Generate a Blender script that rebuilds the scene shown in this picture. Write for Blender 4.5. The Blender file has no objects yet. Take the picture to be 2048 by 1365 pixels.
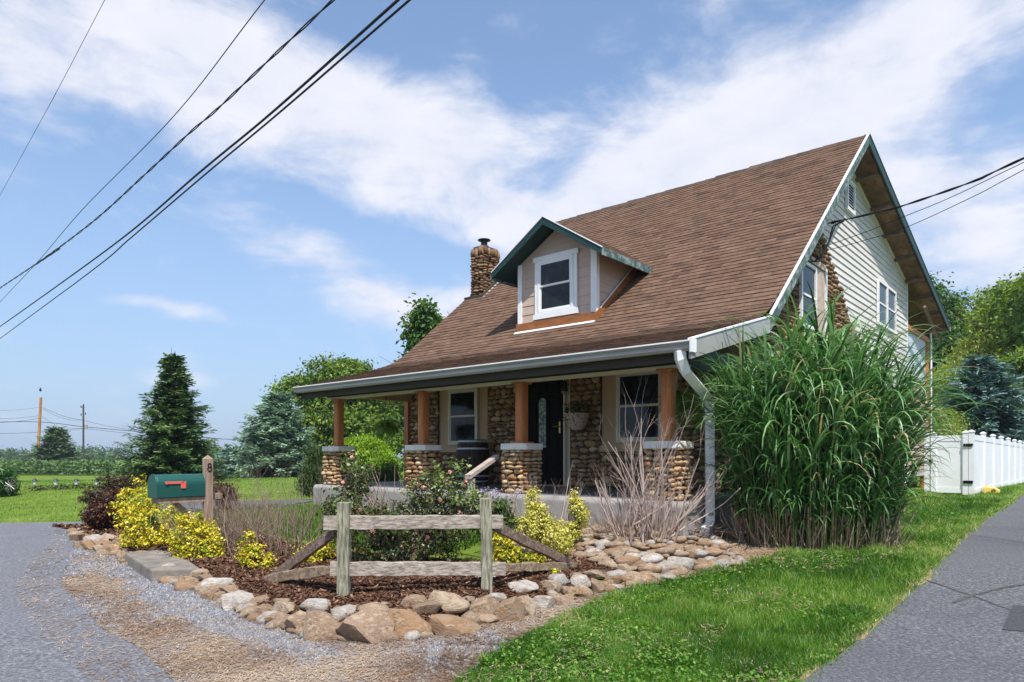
import bpy, math, random
import numpy as np
from mathutils import Vector, Matrix, noise as mnoise
from mathutils.geometry import delaunay_2d_cdt

C = bpy.context.scene
# ------------------------------------------------------------------ camera, sky, sun, exposure
cam_d = bpy.data.cameras.new('camera'); cam = bpy.data.objects.new('camera', cam_d); C.collection.objects.link(cam)
cam.location = (0, 0, 1.4); cam.rotation_euler = (math.radians(90), 0, 0)
cam_d.lens = 24.0; cam_d.sensor_width = 36.0; cam_d.shift_y = 0.112; cam_d.clip_end = 5000; cam_d.clip_start = 0.05
C.camera = cam
SUN = Vector((0.115, -0.58, 1.0)).normalized()          # direction towards the sun
sun_el = math.asin(SUN.z); sun_az = math.atan2(SUN.x, SUN.y)
C.view_settings.view_transform = 'Standard'; C.view_settings.look = 'None'
C.view_settings.gamma = 1; C.view_settings.exposure = 0.55; C.view_settings.use_curve_mapping = False
C.render.engine = 'CYCLES'
C.cycles.use_denoising = True
C.cycles.max_bounces = 8; C.cycles.diffuse_bounces = 5; C.cycles.glossy_bounces = 2; C.cycles.transmission_bounces = 3
C.cycles.transparent_max_bounces = 4; C.cycles.caustics_reflective = False; C.cycles.caustics_refractive = False
sl = bpy.data.lights.new('sun', 'SUN'); sl.energy = 4.4; sl.angle = math.radians(0.55); sl.color = (1, .955, .88)
so = bpy.data.objects.new('sun', sl); C.collection.objects.link(so)
so.rotation_euler = SUN.to_track_quat('Z', 'Y').to_euler(); so.location = (5, -5, 30)

def build_world():
    w = bpy.data.worlds.new('World'); C.world = w; w.use_nodes = True
    nt = w.node_tree; N = nt.nodes; L = nt.links
    for n in list(N): N.remove(n)
    out = N.new('ShaderNodeOutputWorld'); bg = N.new('ShaderNodeBackground'); L.new(bg.outputs[0], out.inputs[0])
    bg.inputs[1].default_value = 0.148
    sky = N.new('ShaderNodeTexSky'); sky.sky_type = 'NISHITA'; sky.sun_disc = False
    sky.sun_elevation = sun_el; sky.sun_rotation = sun_az; sky.air_density = 1.0; sky.dust_density = 0.4; sky.ozone_density = 2.5
    tc = N.new('ShaderNodeTexCoord')
    def val(x):
        n = N.new('ShaderNodeValue'); n.outputs[0].default_value = x; return n.outputs[0]
    def m(op, a, b=None, c=None, clamp=False):
        n = N.new('ShaderNodeMath'); n.operation = op; n.use_clamp = clamp
        for i, q in enumerate((a, b, c)):
            if q is None: continue
            if isinstance(q, (int, float)): n.inputs[i].default_value = q
            else: L.new(q, n.inputs[i])
        return n.outputs[0]
    sp = N.new('ShaderNodeSeparateXYZ'); L.new(tc.outputs['Generated'], sp.inputs[0])
    X, Y, Z = sp.outputs
    az = m('ARCTAN2', X, Y); el = m('ARCSINE', Z)
    def fbm(scale, detail, rough, stretch=(1, 1, 1), rot=0, dist=0.0, off=0):
        mp = N.new('ShaderNodeMapping'); mp.inputs['Scale'].default_value = stretch; mp.inputs['Rotation'].default_value = (0, rot, 0)
        mp.inputs['Location'].default_value = (off, off * .7, 0)
        L.new(tc.outputs['Generated'], mp.inputs[0])
        n = N.new('ShaderNodeTexNoise'); n.inputs['Scale'].default_value = scale; n.inputs['Detail'].default_value = detail
        n.inputs['Roughness'].default_value = rough; n.inputs['Distortion'].default_value = dist
        L.new(mp.outputs[0], n.inputs[0]); return n.outputs[0]
    # cloud banks: azimuth, elevation (deg), half length, half width (deg), tilt (deg), weight
    blobs = [(-22, 26.5, 17, 4.6, -9, 1.15), (-34, 28, 9, 4.5, 0, .9), (-6, 22.5, 9, 3.8, -8, .68), (-19, 16.0, 8.5, 2.4, -15, .95), (-11, 12.8, 5, 1.6, -6, .5), (-27, 11.3, 4.5, .8, 0, .75), (-13, 20.5, 14, 1.6, -10, .4),
             (14, 21.5, 10, 4.4, 22, 1.15), (24, 24.5, 9, 3.6, 18, .9), (33.5, 27.5, 8, 3.2, 30, 1.0), (8, 17.5, 5, 3.2, 20, .62), (35, 15, 6, 5.5, 0, .62), (30, 20, 6, 3, 0, .4),
             (-37, 8.2, 3, 1.0, 0, .7), (-32, 5.0, 6, 1.5, 0, .62), (-23, 5.2, 3, 1.1, 0, .5), (-3, 14.5, 4, .9, 5, .4), (-1, 18.5, 1.5, 1.5, 0, .5), (18, 35, 1.2, 2.2, -30, .4),
             (75, 25, 30, 9, 8, .8), (130, 35, 35, 10, -10, .8), (-90, 30, 30, 9, 6, .8), (-150, 25, 30, 9, 10, .8), (180, 50, 40, 8, 0, .6), (0, 50, 40, 5, -20, .6)]
    wob = m('MULTIPLY', m('SUBTRACT', fbm(2.2, 3, .5, off=7), .5), .30)
    wob2 = m('MULTIPLY', m('SUBTRACT', fbm(3.1, 3, .5, off=19), .5), .16)
    azw = m('ADD', az, wob); elw = m('ADD', el, wob2)
    tot = None
    for a, e, l, h, t, wt in blobs:
        a, e, l, h, t = map(math.radians, (a, e, l, h, t))
        dx = m('SUBTRACT', azw, a); dy = m('SUBTRACT', elw, e)
        p = m('ADD', m('MULTIPLY', dx, math.cos(t) / l), m('MULTIPLY', dy, math.sin(t) / l))
        q = m('ADD', m('MULTIPLY', dx, -math.sin(t) / h), m('MULTIPLY', dy, math.cos(t) / h))
        r2 = m('ADD', m('MULTIPLY', p, p), m('MULTIPLY', q, q))
        g = m('MULTIPLY', m('EXPONENT', m('MULTIPLY', r2, -0.9)), wt)
        tot = g if tot is None else m('ADD', tot, g)
    tot = m('MINIMUM', tot, 1.2)
    n1 = fbm(3.0, 9, .62, (1, 1, 2.6), .35, .5); n2 = fbm(9.0, 7, .6, (1, 1, 2.0), -.3, .3, 3)
    nn = m('ADD', m('MULTIPLY', n1, .62), m('MULTIPLY', n2, .38))
    dens = m('ADD', m('MULTIPLY', tot, 1.0), m('MULTIPLY', m('SUBTRACT', nn, .5), 3.5))
    mr = N.new('ShaderNodeMapRange'); mr.interpolation_type = 'SMOOTHSTEP'
    L.new(dens, mr.inputs[0]); mr.inputs[1].default_value = .16; mr.inputs[2].default_value = 1.15
    mr.inputs[3].default_value = 0; mr.inputs[4].default_value = .96
    # thin veil everywhere, thicker to the horizon
    veil = N.new('ShaderNodeMapRange'); L.new(Z, veil.inputs[0]); veil.inputs[1].default_value = 0; veil.inputs[2].default_value = .42
    veil.inputs[3].default_value = .92; veil.inputs[4].default_value = .18
    hz = N.new('ShaderNodeMix'); hz.data_type = 'RGBA'; L.new(veil.outputs[0], hz.inputs[0])
    L.new(sky.outputs[0], hz.inputs[6]); hz.inputs[7].default_value = (1.65, 2.3, 3.45, 1)
    cc = N.new('ShaderNodeMix'); cc.data_type = 'RGBA'; L.new(n2, cc.inputs[0])
    cc.inputs[6].default_value = (3.3, 3.5, 4.2, 1); cc.inputs[7].default_value = (4.8, 4.8, 5.05, 1)
    mx = N.new('ShaderNodeMix'); mx.data_type = 'RGBA'; L.new(mr.outputs[0], mx.inputs[0])
    L.new(hz.outputs[2], mx.inputs[6]); L.new(cc.outputs[2], mx.inputs[7])
    L.new(mx.outputs[2], bg.inputs[0])
build_world()

# ------------------------------------------------------------------ numbers of the place
AN = math.radians(40.9); SN, CS = math.sin(AN), math.cos(AN)      # the house is turned by this angle
def ss(t): t = np.clip(t, 0, 1); return t * t * (3 - 2 * t)
def sc_of(x, y): return CS * x - SN * y, SN * x + CS * y            # world -> along the house front, into the house
def xy_of(s, c): return CS * s + SN * c, -SN * s + CS * c
BED = np.array([(-9.0, 13.2), (-7.9, 12.2), (-6.92, 11.06), (-5.55, 9.66), (-4.75, 8.55), (-3.73, 7.50), (-3.04, 6.80), (-2.39, 6.05), (-1.79, 5.45), (-1.14, 5.1),
                (-0.79, 5.2), (-0.45, 5.38), (-0.15, 5.8), (0.17, 6.35), (0.62, 6.68), (1.07, 7.0), (1.44, 7.1), (2.04, 7.4), (2.66, 7.66), (3.1, 8.05)])
def bed_dist(x, y):
    """signed distance to the stone edging, positive on the bed side"""
    x = np.asarray(x, float); y = np.asarray(y, float)
    best = np.full(x.shape, 1e9); sg = np.zeros(x.shape)
    for (ax, ay), (bx, by) in zip(BED[:-1], BED[1:]):
        dx, dy = bx - ax, by - ay; L2 = dx * dx + dy * dy
        t = np.clip(((x - ax) * dx + (y - ay) * dy) / L2, 0, 1)
        px, py = x - ax - t * dx, y - ay - t * dy
        d = np.hypot(px, py); cr = dx * (y - ay) - dy * (x - ax)
        up = d < best
        best = np.where(up, d, best); sg = np.where(up, np.sign(cr), sg)
    return best * sg
def H(x, y):
    x = np.asarray(x, float); y = np.asarray(y, float)
    s, c = sc_of(x, y)
    h = .26 * ss((c - 5) / 4) + .15 * ss((c - 5.6) / 2.2) * (1 - ss((s + 4.6) / 1.4)) * (1 - ss((-s - 13) / 3))
    h = h - 1.9 * ss((np.hypot(x, y) - 25) / 85)
    b = bed_dist(x, y)
    h = h + .13 * ss((b - .05) / .35) * (1 - ss((c - 5.4) / 1.2)) * (1 - ss((-s - 11) / 2))
    h = h + .012 * np.sin(x * 1.3 + 1) * np.cos(y * 1.1) + .03 * np.sin(x * .21) * np.cos(y * .17 + 1)
    return h
def Hs(x, y): return float(H(x, y))
_YS = np.concatenate([np.arange(2.5, 20, .01), np.arange(20, 60, .05), np.arange(60, 400, .5)])
def G(u, v):
    """the ground point that the photo shows at column u, row v (2048 x 1365)"""
    k = (u - 1024) / 1365.; m = (912 - v) / 1365.
    hit = np.nonzero(1.4 + m * _YS < H(k * _YS, _YS))[0]
    y = float(_YS[hit[0]]) if len(hit) else 399.
    return k * y, y, Hs(k * y, y)
def P(u, v, y): return ((u - 1024) / 1365. * y, y, 1.4 + (912 - v) / 1365. * y)

# ------------------------------------------------------------------ object helpers
OFF = {}
def tag(o, label=None, cat=None, group=None, kind=None):
    if label: o['label'] = label
    if cat: o['category'] = cat
    if group: o['group'] = group
    if kind: o['kind'] = kind
    return o
def thing(name, loc, label, cat, group=None, rz=0., off=None):
    o = bpy.data.objects.new(name, None); C.collection.objects.link(o)
    o.empty_display_size = .1; o.location = loc; o.rotation_euler = (0, 0, rz)
    OFF[o.name] = Vector(off) if off is not None else Vector((0, 0, 0))
    return tag(o, label, cat, group)
def meshdata(name, V, F, m, rnd=None, smooth=False):
    me = bpy.data.meshes.new(name)
    if isinstance(F, np.ndarray):
        V = np.asarray(V, np.float32); n, k = F.shape
        me.vertices.add(len(V)); me.vertices.foreach_set('co', V.ravel())
        me.loops.add(n * k); me.loops.foreach_set('vertex_index', F.astype(np.int32).ravel())
        me.polygons.add(n); me.polygons.foreach_set('loop_start', np.arange(0, n * k, k, dtype=np.int32))
        me.polygons.foreach_set('loop_total', np.full(n, k, np.int32))
        me.update(calc_edges=True)
    else:
        me.from_pydata([tuple(v) for v in V], [], F); me.update()
    if rnd is not None:
        a = me.attributes.new('rnd', 'FLOAT', 'FACE'); a.data.foreach_set('value', np.asarray(rnd, np.float32))
    if smooth: me.polygons.foreach_set('use_smooth', np.ones(len(me.polygons), bool))
    if m is not None: me.materials.append(m)
    return me
def put(name, me, parent=None, loc=(0, 0, 0)):
    o = bpy.data.objects.new(name, me); C.collection.objects.link(o); o.location = loc
    if parent is not None: o.parent = parent; OFF[o.name] = OFF.get(parent.name, Vector((0, 0, 0)))
    return o
def obj(name, V, F, m, parent=None, rnd=None, smooth=False, bevel=0):
    """V is in the frame of the thing (house frame for the house); the thing's own origin is subtracted. Without a parent the origin goes to the base."""
    V = np.asarray(V, float).reshape(-1, 3)
    if parent is not None: d = OFF.get(parent.name, Vector((0, 0, 0)))
    else: d = Vector(((V[:, 0].min() + V[:, 0].max()) / 2, (V[:, 1].min() + V[:, 1].max()) / 2, V[:, 2].min()))
    o = put(name, meshdata(name, V - np.array(d), F, m, rnd, smooth), parent, (0, 0, 0) if parent is not None else d)
    if bevel:
        b = o.modifiers.new('bevel', 'BEVEL'); b.width = bevel; b.segments = 2; b.limit_method = 'ANGLE'
    return o
class MB:
    def __init__(s): s.V = []; s.F = []; s.R = []
    def add(s, V, F, r=0.):
        n = len(s.V); s.V += [tuple(v) for v in V]; s.F += [[i + n for i in f] for f in F]; s.R += [r] * len(F); return s
    def box(s, x0, x1, y0, y1, z0, z1, r=0.):
        V = [(x, y, z) for z in (z0, z1) for y in (y0, y1) for x in (x0, x1)]
        return s.add(V, [(0, 2, 3, 1), (4, 5, 7, 6), (0, 1, 5, 4), (2, 6, 7, 3), (0, 4, 6, 2), (1, 3, 7, 5)], r)
    def prism(s, poly, axis, a0, a1, r=0.):
        """polygon in the two other axes, extruded along axis (0,1,2) from a0 to a1"""
        n = len(poly); V = []
        for a in (a0, a1):
            for p, q in poly:
                V.append((a, p, q) if axis == 0 else (p, a, q) if axis == 1 else (p, q, a))
        F = [list(range(n))[::-1], list(range(n, 2 * n))] + [(i, (i + 1) % n, n + (i + 1) % n, n + i) for i in range(n)]
        return s.add(V, F, r)
    def tube(s, pts, rad, n=6, cap=True, r=0.):
        pts = [Vector(p) for p in pts]; k = len(pts)
        rads = rad if isinstance(rad, (list, tuple)) else [rad] * k
        V = []; prev = None
        for i, p in enumerate(pts):
            t = (pts[min(i + 1, k - 1)] - pts[max(i - 1, 0)])
            t = t.normalized() if t.length > 1e-9 else Vector((0, 0, 1))
            if prev is None: a = t.orthogonal().normalized()
            else:
                a = prev - t * prev.dot(t); a = a.normalized() if a.length > 1e-6 else t.orthogonal().normalized()
            prev = a; b = t.cross(a)
            for j in range(n):
                w = 2 * math.pi * j / n + (math.pi / 4 if n == 4 else 0)
                V.append(p + (a * math.cos(w) + b * math.sin(w)) * rads[i])
        F = [(i * n + j, i * n + (j + 1) % n, (i + 1) * n + (j + 1) % n, (i + 1) * n + j) for i in range(k - 1) for j in range(n)]
        if cap: F += [list(range(n))[::-1], list(range((k - 1) * n, k * n))]
        return s.add(V, F, r)
    def lathe(s, prof, cx, cy, n=20, z0=0., r=0.):
        V = [(cx + q * math.cos(2 * math.pi * j / n), cy + q * math.sin(2 * math.pi * j / n), z0 + z) for q, z in prof for j in range(n)]
        k = len(prof)
        F = [(i * n + j, i * n + (j + 1) % n, (i + 1) * n + (j + 1) % n, (i + 1) * n + j) for i in range(k - 1) for j in range(n)]
        F += [list(range(n))[::-1], list(range((k - 1) * n, k * n))]
        return s.add(V, F, r)
    def ob(s, name, m, parent=None, bevel=0, smooth=False, rnd=False):
        return obj(name, s.V, s.F, m, parent, s.R if rnd else None, smooth, bevel)
def lin(h):
    h = h.lstrip('#'); return tuple(((int(h[i:i + 2], 16) / 255.) / 12.92 if int(h[i:i + 2], 16) < 11 else ((int(h[i:i + 2], 16) / 255. + .055) / 1.055) ** 2.4) for i in (0, 2, 4)) + (1,)

# ------------------------------------------------------------------ materials
def nmat(name, cols, scale=3., detail=6., rough=.8, bump=.3, bscale=None, stretch=(1, 1, 1), rnd=0., metal=0., spec=.4, bdist=.01, world=False, rv=.0, nrough=.6, blotch=None):
    m = bpy.data.materials.new(name); m.use_nodes = True; nt = m.node_tree; N = nt.nodes; L = nt.links
    b = N['Principled BSDF']; b.inputs['Roughness'].default_value = rough; b.inputs['Metallic'].default_value = metal
    b.inputs['Specular IOR Level'].default_value = spec
    tc = N.new('ShaderNodeTexCoord'); oi = N.new('ShaderNodeObjectInfo'); at = N.new('ShaderNodeAttribute'); at.attribute_name = 'rnd'
    r = N.new('ShaderNodeMath'); r.operation = 'ADD'; L.new(oi.outputs['Random'], r.inputs[0]); L.new(at.outputs['Fac'], r.inputs[1])
    fr = N.new('ShaderNodeMath'); fr.operation = 'FRACT'; L.new(r.outputs[0], fr.inputs[0])
    vm = N.new('ShaderNodeVectorMath'); vm.operation = 'SCALE'; vm.inputs[0].default_value = (37, 91, 53); L.new(fr.outputs[0], vm.inputs[3])
    va = N.new('ShaderNodeVectorMath'); va.operation = 'ADD'
    geo = N.new('ShaderNodeNewGeometry')
    L.new(geo.outputs['Position'] if world else tc.outputs['Object'], va.inputs[0])
    if not world: L.new(vm.outputs[0], va.inputs[1])
    mp = N.new('ShaderNodeMapping'); mp.inputs['Scale'].default_value = stretch; L.new(va.outputs[0], mp.inputs[0])
    n1 = N.new('ShaderNodeTexNoise'); n1.inputs['Scale'].default_value = scale; n1.inputs['Detail'].default_value = detail; n1.inputs['Roughness'].default_value = nrough
    L.new(mp.outputs[0], n1.inputs[0])
    mrn = N.new('ShaderNodeMapRange'); mrn.inputs[1].default_value = .28; mrn.inputs[2].default_value = .72; L.new(n1.outputs[0], mrn.inputs[0])
    mix = N.new('ShaderNodeMix'); mix.data_type = 'FLOAT'; mix.inputs[0].default_value = rnd
    L.new(mrn.outputs[0], mix.inputs[2]); L.new(fr.outputs[0], mix.inputs[3])
    cr = N.new('ShaderNodeValToRGB'); L.new(mix.outputs[0], cr.inputs[0])
    e = cr.color_ramp.elements
    for i, (p_, c_) in enumerate(cols):
        q = e[i] if i < 2 else e.new(p_)
        q.position = p_; q.color = c_ if len(c_) == 4 else tuple(c_) + (1,)
    col = cr.outputs[0]
    if blotch:                                                   # big soft stains: (scale, colour, amount, stretch)
        bs, bc, ba, bst = blotch
        mp2 = N.new('ShaderNodeMapping'); mp2.inputs['Scale'].default_value = bst; L.new(va.outputs[0], mp2.inputs[0])
        n3 = N.new('ShaderNodeTexNoise'); n3.inputs['Scale'].default_value = bs; n3.inputs['Detail'].default_value = 5; n3.inputs['Roughness'].default_value = .6; L.new(mp2.outputs[0], n3.inputs[0])
        mr3 = N.new('ShaderNodeMapRange'); mr3.inputs[1].default_value = .48; mr3.inputs[2].default_value = .68; mr3.inputs[4].default_value = ba; L.new(n3.outputs[0], mr3.inputs[0])
        mx = N.new('ShaderNodeMix'); mx.data_type = 'RGBA'; L.new(mr3.outputs[0], mx.inputs[0]); L.new(col, mx.inputs[6]); mx.inputs[7].default_value = bc; col = mx.outputs[2]
    if rv:
        hs = N.new('ShaderNodeHueSaturation'); L.new(col, hs.inputs['Color'])
        mv = N.new('ShaderNodeMapRange'); mv.inputs[3].default_value = 1 - rv; mv.inputs[4].default_value = 1 + rv; L.new(fr.outputs[0], mv.inputs[0]); L.new(mv.outputs[0], hs.inputs['Value']); col = hs.outputs[0]
    L.new(col, b.inputs['Base Color'])
    if bump:
        n2 = N.new('ShaderNodeTexNoise'); n2.inputs['Scale'].default_value = bscale or scale * 4; n2.inputs['Detail'].default_value = 6; n2.inputs['Roughness'].default_value = .65
        L.new(mp.outputs[0], n2.inputs[0])
        bp = N.new('ShaderNodeBump'); bp.inputs['Strength'].default_value = bump; bp.inputs['Distance'].default_value = bdist; L.new(n2.outputs[0], bp.inputs['Height'])
        L.new(bp.outputs[0], b.inputs['Normal'])
    return m
def leafmat(name, cols, trans=.35, rough=.5, spec=.4):
    m = bpy.data.materials.new(name); m.use_nodes = True; nt = m.node_tree; N = nt.nodes; L = nt.links
    b = N['Principled BSDF']; b.inputs['Roughness'].default_value = rough; b.inputs['Specular IOR Level'].default_value = spec
    at = N.new('ShaderNodeAttribute'); at.attribute_name = 'rnd'
    cr = N.new('ShaderNodeValToRGB'); L.new(at.outputs['Fac'], cr.inputs[0]); e = cr.color_ramp.elements
    for i, (p_, c_) in enumerate(cols):
        q = e[i] if i < 2 else e.new(p_)
        q.position = p_; q.color = c_ if len(c_) == 4 else tuple(c_) + (1,)
    L.new(cr.outputs[0], b.inputs['Base Color'])
    tr = N.new('ShaderNodeBsdfTranslucent')
    hs = N.new('ShaderNodeHueSaturation'); hs.inputs['Value'].default_value = 1.5; hs.inputs['Hue'].default_value = .485; hs.inputs['Saturation'].default_value = 1.1
    L.new(cr.outputs[0], hs.inputs['Color']); L.new(hs.outputs[0], tr.inputs[0])
    mx = N.new('ShaderNodeMixShader'); mx.inputs[0].default_value = trans
    L.new(b.outputs[0], mx.inputs[1]); L.new(tr.outputs[0], mx.inputs[2]); L.new(mx.outputs[0], N['Material Output'].inputs[0])
    return m
M = {}
M['shingle'] = nmat('shingle_brown', [(0, (.085, .049, .033)), (.45, (.143, .085, .057)), (1, (.20, .126, .087))], scale=5, rnd=.24, rough=.95, bump=.7, bscale=260, bdist=.004, spec=.15,
                    blotch=(.55, (.055, .038, .030, 1), .7, (1.6, .5, .5)))
M['stone'] = nmat('fieldstone', [(0, (.09, .05, .028)), (.2, (.28, .13, .05)), (.38, (.42, .25, .12)), (.55, (.54, .37, .20)), (.7, (.30, .17, .085)), (.85, (.60, .46, .28)), (1, (.66, .54, .38))],
                  scale=9, rnd=.72, rough=.75, bump=.5, bscale=45, bdist=.008)
M['stone_wall'] = nmat('porch_fieldstone', [(0, (.09, .05, .028)), (.2, (.26, .14, .06)), (.4, (.52, .33, .16)), (.58, (.32, .18, .085)), (.8, (.62, .46, .28)), (1, (.68, .56, .40))],
                  scale=9, rnd=.72, rough=.7, bump=.5, bscale=45, bdist=.008)
M['stone_dark'] = nmat('brown_fieldstone', [(0, (.05, .03, .018)), (.25, (.14, .08, .042)), (.5, (.28, .17, .09)), (.7, (.16, .09, .05)), (.88, (.36, .25, .15)), (1, (.44, .34, .23))], scale=9, rnd=.72, rough=.8, bump=.5, bscale=45, bdist=.008)
M['mortar'] = nmat('dark_mortar', [(0, (.055, .042, .030)), (1, (.14, .11, .085))], scale=20, rough=1, bump=.6)
M['rock'] = nmat('garden_rock', [(0, (.16, .11, .075)), (.2, (.33, .245, .17)), (.36, (.33, .185, .09)), (.5, (.43, .34, .25)), (.66, (.25, .165, .11)), (.82, (.38, .28, .185)), (1, (.48, .43, .36))],
                 scale=5, rnd=.6, rough=.85, bump=.9, bscale=14, bdist=.03, rv=.12)
M['rock_gray'] = nmat('pale_rock', [(0, (.26, .24, .22)), (.5, (.44, .40, .36)), (1, (.56, .53, .49))], scale=5, rough=.85, bump=.9, bscale=14, bdist=.03, rv=.1, blotch=(3, (.34, .22, .13, 1), .7, (1, 1, 1)))
M['capstone'] = nmat('capstone', [(0, (.66, .61, .55)), (1, (.86, .83, .78))], scale=6, rough=.8, bump=.3)
M['tan'] = nmat('tan_stucco_board', [(0, (.56, .38, .23)), (1, (.66, .47, .30))], scale=2, rough=.85, bump=.1, stretch=(4, 4, .4))
M['dormer'] = nmat('taupe_board', [(0, (.46, .345, .28)), (1, (.54, .42, .345))], scale=3, rough=.7, bump=.12, stretch=(.6, .6, 6), rv=.03)
M['white'] = nmat('white_paint', [(0, (.72, .72, .72)), (1, (.84, .84, .84))], scale=4, rough=.45, bump=.05)
M['vinyl'] = nmat('white_vinyl', [(0, (.70, .71, .74)), (1, (.80, .81, .84))], scale=1.5, rough=.4, bump=.03)
M['siding'] = nmat('cream_siding', [(0, (.56, .53, .505)), (1, (.67, .64, .615))], scale=1.2, rough=.6, bump=.08, rv=.03, blotch=(.7, (.52, .48, .40, 1), .4, (.4, .4, 1)))
M['cream'] = nmat('cream_trim', [(0, (.70, .65, .53)), (1, (.80, .76, .65))], scale=5, rough=.6, bump=.05)
M['gutter'] = nmat('gutter_metal', [(0, (.27, .262, .245)), (1, (.36, .352, .335))], scale=1.2, rough=.35, bump=.03, spec=.6)
M['fascia'] = nmat('olive_fascia', [(0, (.030, .024, .018)), (1, (.065, .054, .042))], scale=3, rough=.8, bump=.2, stretch=(.3, 1, 3))
M['green'] = nmat('dark_green_trim', [(0, (.006, .030, .030)), (1, (.012, .052, .050))], scale=5, rough=.55, bump=.15)
M['greenpeel'] = nmat('peeling_green_trim', [(0, (.02, .05, .05)), (.5, (.075, .13, .125)), (.62, (.22, .25, .245)), (1, (.38, .41, .40))], scale=9, rough=.8, bump=.4, nrough=.75)
M['cedar'] = nmat('cedar_post', [(0, (.36, .11, .03)), (.5, (.50, .175, .052)), (1, (.62, .25, .085))], scale=4, rough=.5, bump=.15, stretch=(8, 8, .8))
M['rust'] = nmat('copper_flashing', [(0, (.20, .07, .02)), (1, (.36, .14, .045))], scale=4, rough=.5, bump=.1, stretch=(1, 1, 3))
M['plywood'] = nmat('stained_plywood', [(0, (.05, .028, .018)), (.5, (.16, .095, .06)), (1, (.32, .21, .14))], scale=1.4, rough=.95, bump=.2, nrough=.75, stretch=(1.5, .7, 1))
M['concrete'] = nmat('porch_concrete', [(0, (.24, .22, .21)), (1, (.36, .34, .33))], scale=2.5, rough=.9, bump=.3, bscale=30)
M['floor'] = nmat('grey_porch_floor', [(0, (.12, .12, .13)), (1, (.19, .19, .20))], scale=2, rough=.5, bump=.1)
M['slab'] = nmat('flagstone_slab', [(0, (.12, .105, .09)), (1, (.27, .24, .205))], scale=5, rough=.9, bump=.6, bscale=18, bdist=.02)
M['rail'] = nmat('weathered_rail', [(0, (.05, .038, .03)), (.35, (.21, .17, .14)), (.6, (.36, .315, .27)), (1, (.52, .475, .42))], scale=6, rough=.95, bump=.9, bscale=9, stretch=(.8, 9, 9), bdist=.006, nrough=.7)
M['railpost'] = nmat('weathered_green_post', [(0, (.035, .033, .022)), (.35, (.15, .145, .10)), (.6, (.27, .26, .19)), (1, (.44, .42, .34))], scale=6, rough=.95, bump=.9, bscale=9, stretch=(9, 9, .8), bdist=.006, nrough=.7)
M['brace'] = nmat('dark_weathered_brace', [(0, (.06, .035, .025)), (.5, (.16, .11, .085)), (1, (.34, .27, .22))], scale=4, rough=.95, bump=.9, bscale=9, stretch=(1, 9, 9), bdist=.006, nrough=.7)
M['barrelwood'] = nmat('dark_barrel_oak', [(0, (.022, .012, .010)), (.6, (.055, .032, .026)), (1, (.11, .07, .055))], scale=6, rough=.6, bump=.3, stretch=(4, 4, .6))
M['hoop'] = nmat('barrel_hoop', [(0, (.50, .55, .60)), (1, (.66, .70, .75))], scale=8, rough=.5, metal=.2, bump=.05)
M['black'] = nmat('black_paint', [(0, (.004, .004, .004)), (1, (.008, .008, .008))], scale=4, rough=.5, bump=.03, spec=.10)
M['blackmetal'] = nmat('black_metal', [(0, (.02, .02, .02)), (1, (.05, .05, .05))], scale=6, rough=.5, metal=.5, bump=.1)
M['cable'] = nmat('black_cable', [(0, (.006, .006, .007)), (1, (.014, .014, .016))], scale=6, rough=.7, bump=.0)
M['brass'] = nmat('brass', [(0, (.55, .38, .13)), (1, (.7, .5, .2))], scale=8, rough=.3, metal=.9, bump=0)
M['mailgreen'] = nmat('mailbox_green', [(0, (.007, .068, .056)), (1, (.010, .082, .066))], scale=3, rough=.42, bump=.02, spec=.5)
M['red'] = nmat('faded_red_flag', [(0, (.62, .10, .075)), (1, (.74, .16, .12))], scale=8, rough=.55, bump=.02)
M['mailpost'] = nmat('brown_mailbox_post', [(0, (.15, .09, .06)), (.5, (.30, .21, .155)), (1, (.44, .34, .27))], scale=4, rough=.9, bump=.6, bscale=10, stretch=(6, 6, .7), bdist=.005)
M['bark'] = nmat('bark', [(0, (.045, .032, .024)), (1, (.15, .115, .09))], scale=6, rough=1, bump=1, bscale=10, stretch=(3, 3, .5), bdist=.03)
M['twig'] = nmat('dry_twig', [(0, (.26, .185, .155)), (.5, (.42, .325, .285)), (1, (.58, .49, .44))], scale=3, rough=.9, bump=.2, rnd=.5)
M['twigdark'] = nmat('brown_twig', [(0, (.12, .08, .055)), (.5, (.27, .19, .14)), (1, (.44, .34, .27))], scale=3, rough=.9, bump=.2, rnd=.5)
M['glassdark'] = nmat('dark_window_glass', [(0, (.006, .008, .009)), (.6, (.014, .018, .02)), (1, (.06, .07, .075))], scale=2.6, rough=.08, bump=.0, spec=.35, nrough=.75)
M['plexi'] = nmat('white_panel', [(0, (.50, .55, .64)), (1, (.58, .63, .70))], scale=1, rough=.5, bump=.0)
M['terracotta'] = nmat('beige_planter', [(0, (.62, .46, .37)), (1, (.72, .56, .47))], scale=5, rough=.7, bump=.1)
M['yellow'] = nmat('yellow_plastic', [(0, (.75, .50, .10)), (1, (.82, .58, .16))], scale=5, rough=.4, bump=0)
M['railwood'] = nmat('handrail_wood', [(0, (.30, .25, .22)), (1, (.44, .38, .34))], scale=4, rough=.9, bump=.4, stretch=(1, 1, 5))
M['poleorange'] = nmat('orange_pole', [(0, (.30, .10, .02)), (.5, (.42, .18, .055)), (1, (.5, .3, .16))], scale=2, rough=.9, bump=.3, stretch=(3, 3, .3))
M['poledark'] = nmat('dark_pole', [(0, (.03, .025, .025)), (1, (.08, .065, .06))], scale=2, rough=.9, bump=.3, stretch=(3, 3, .3))
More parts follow.
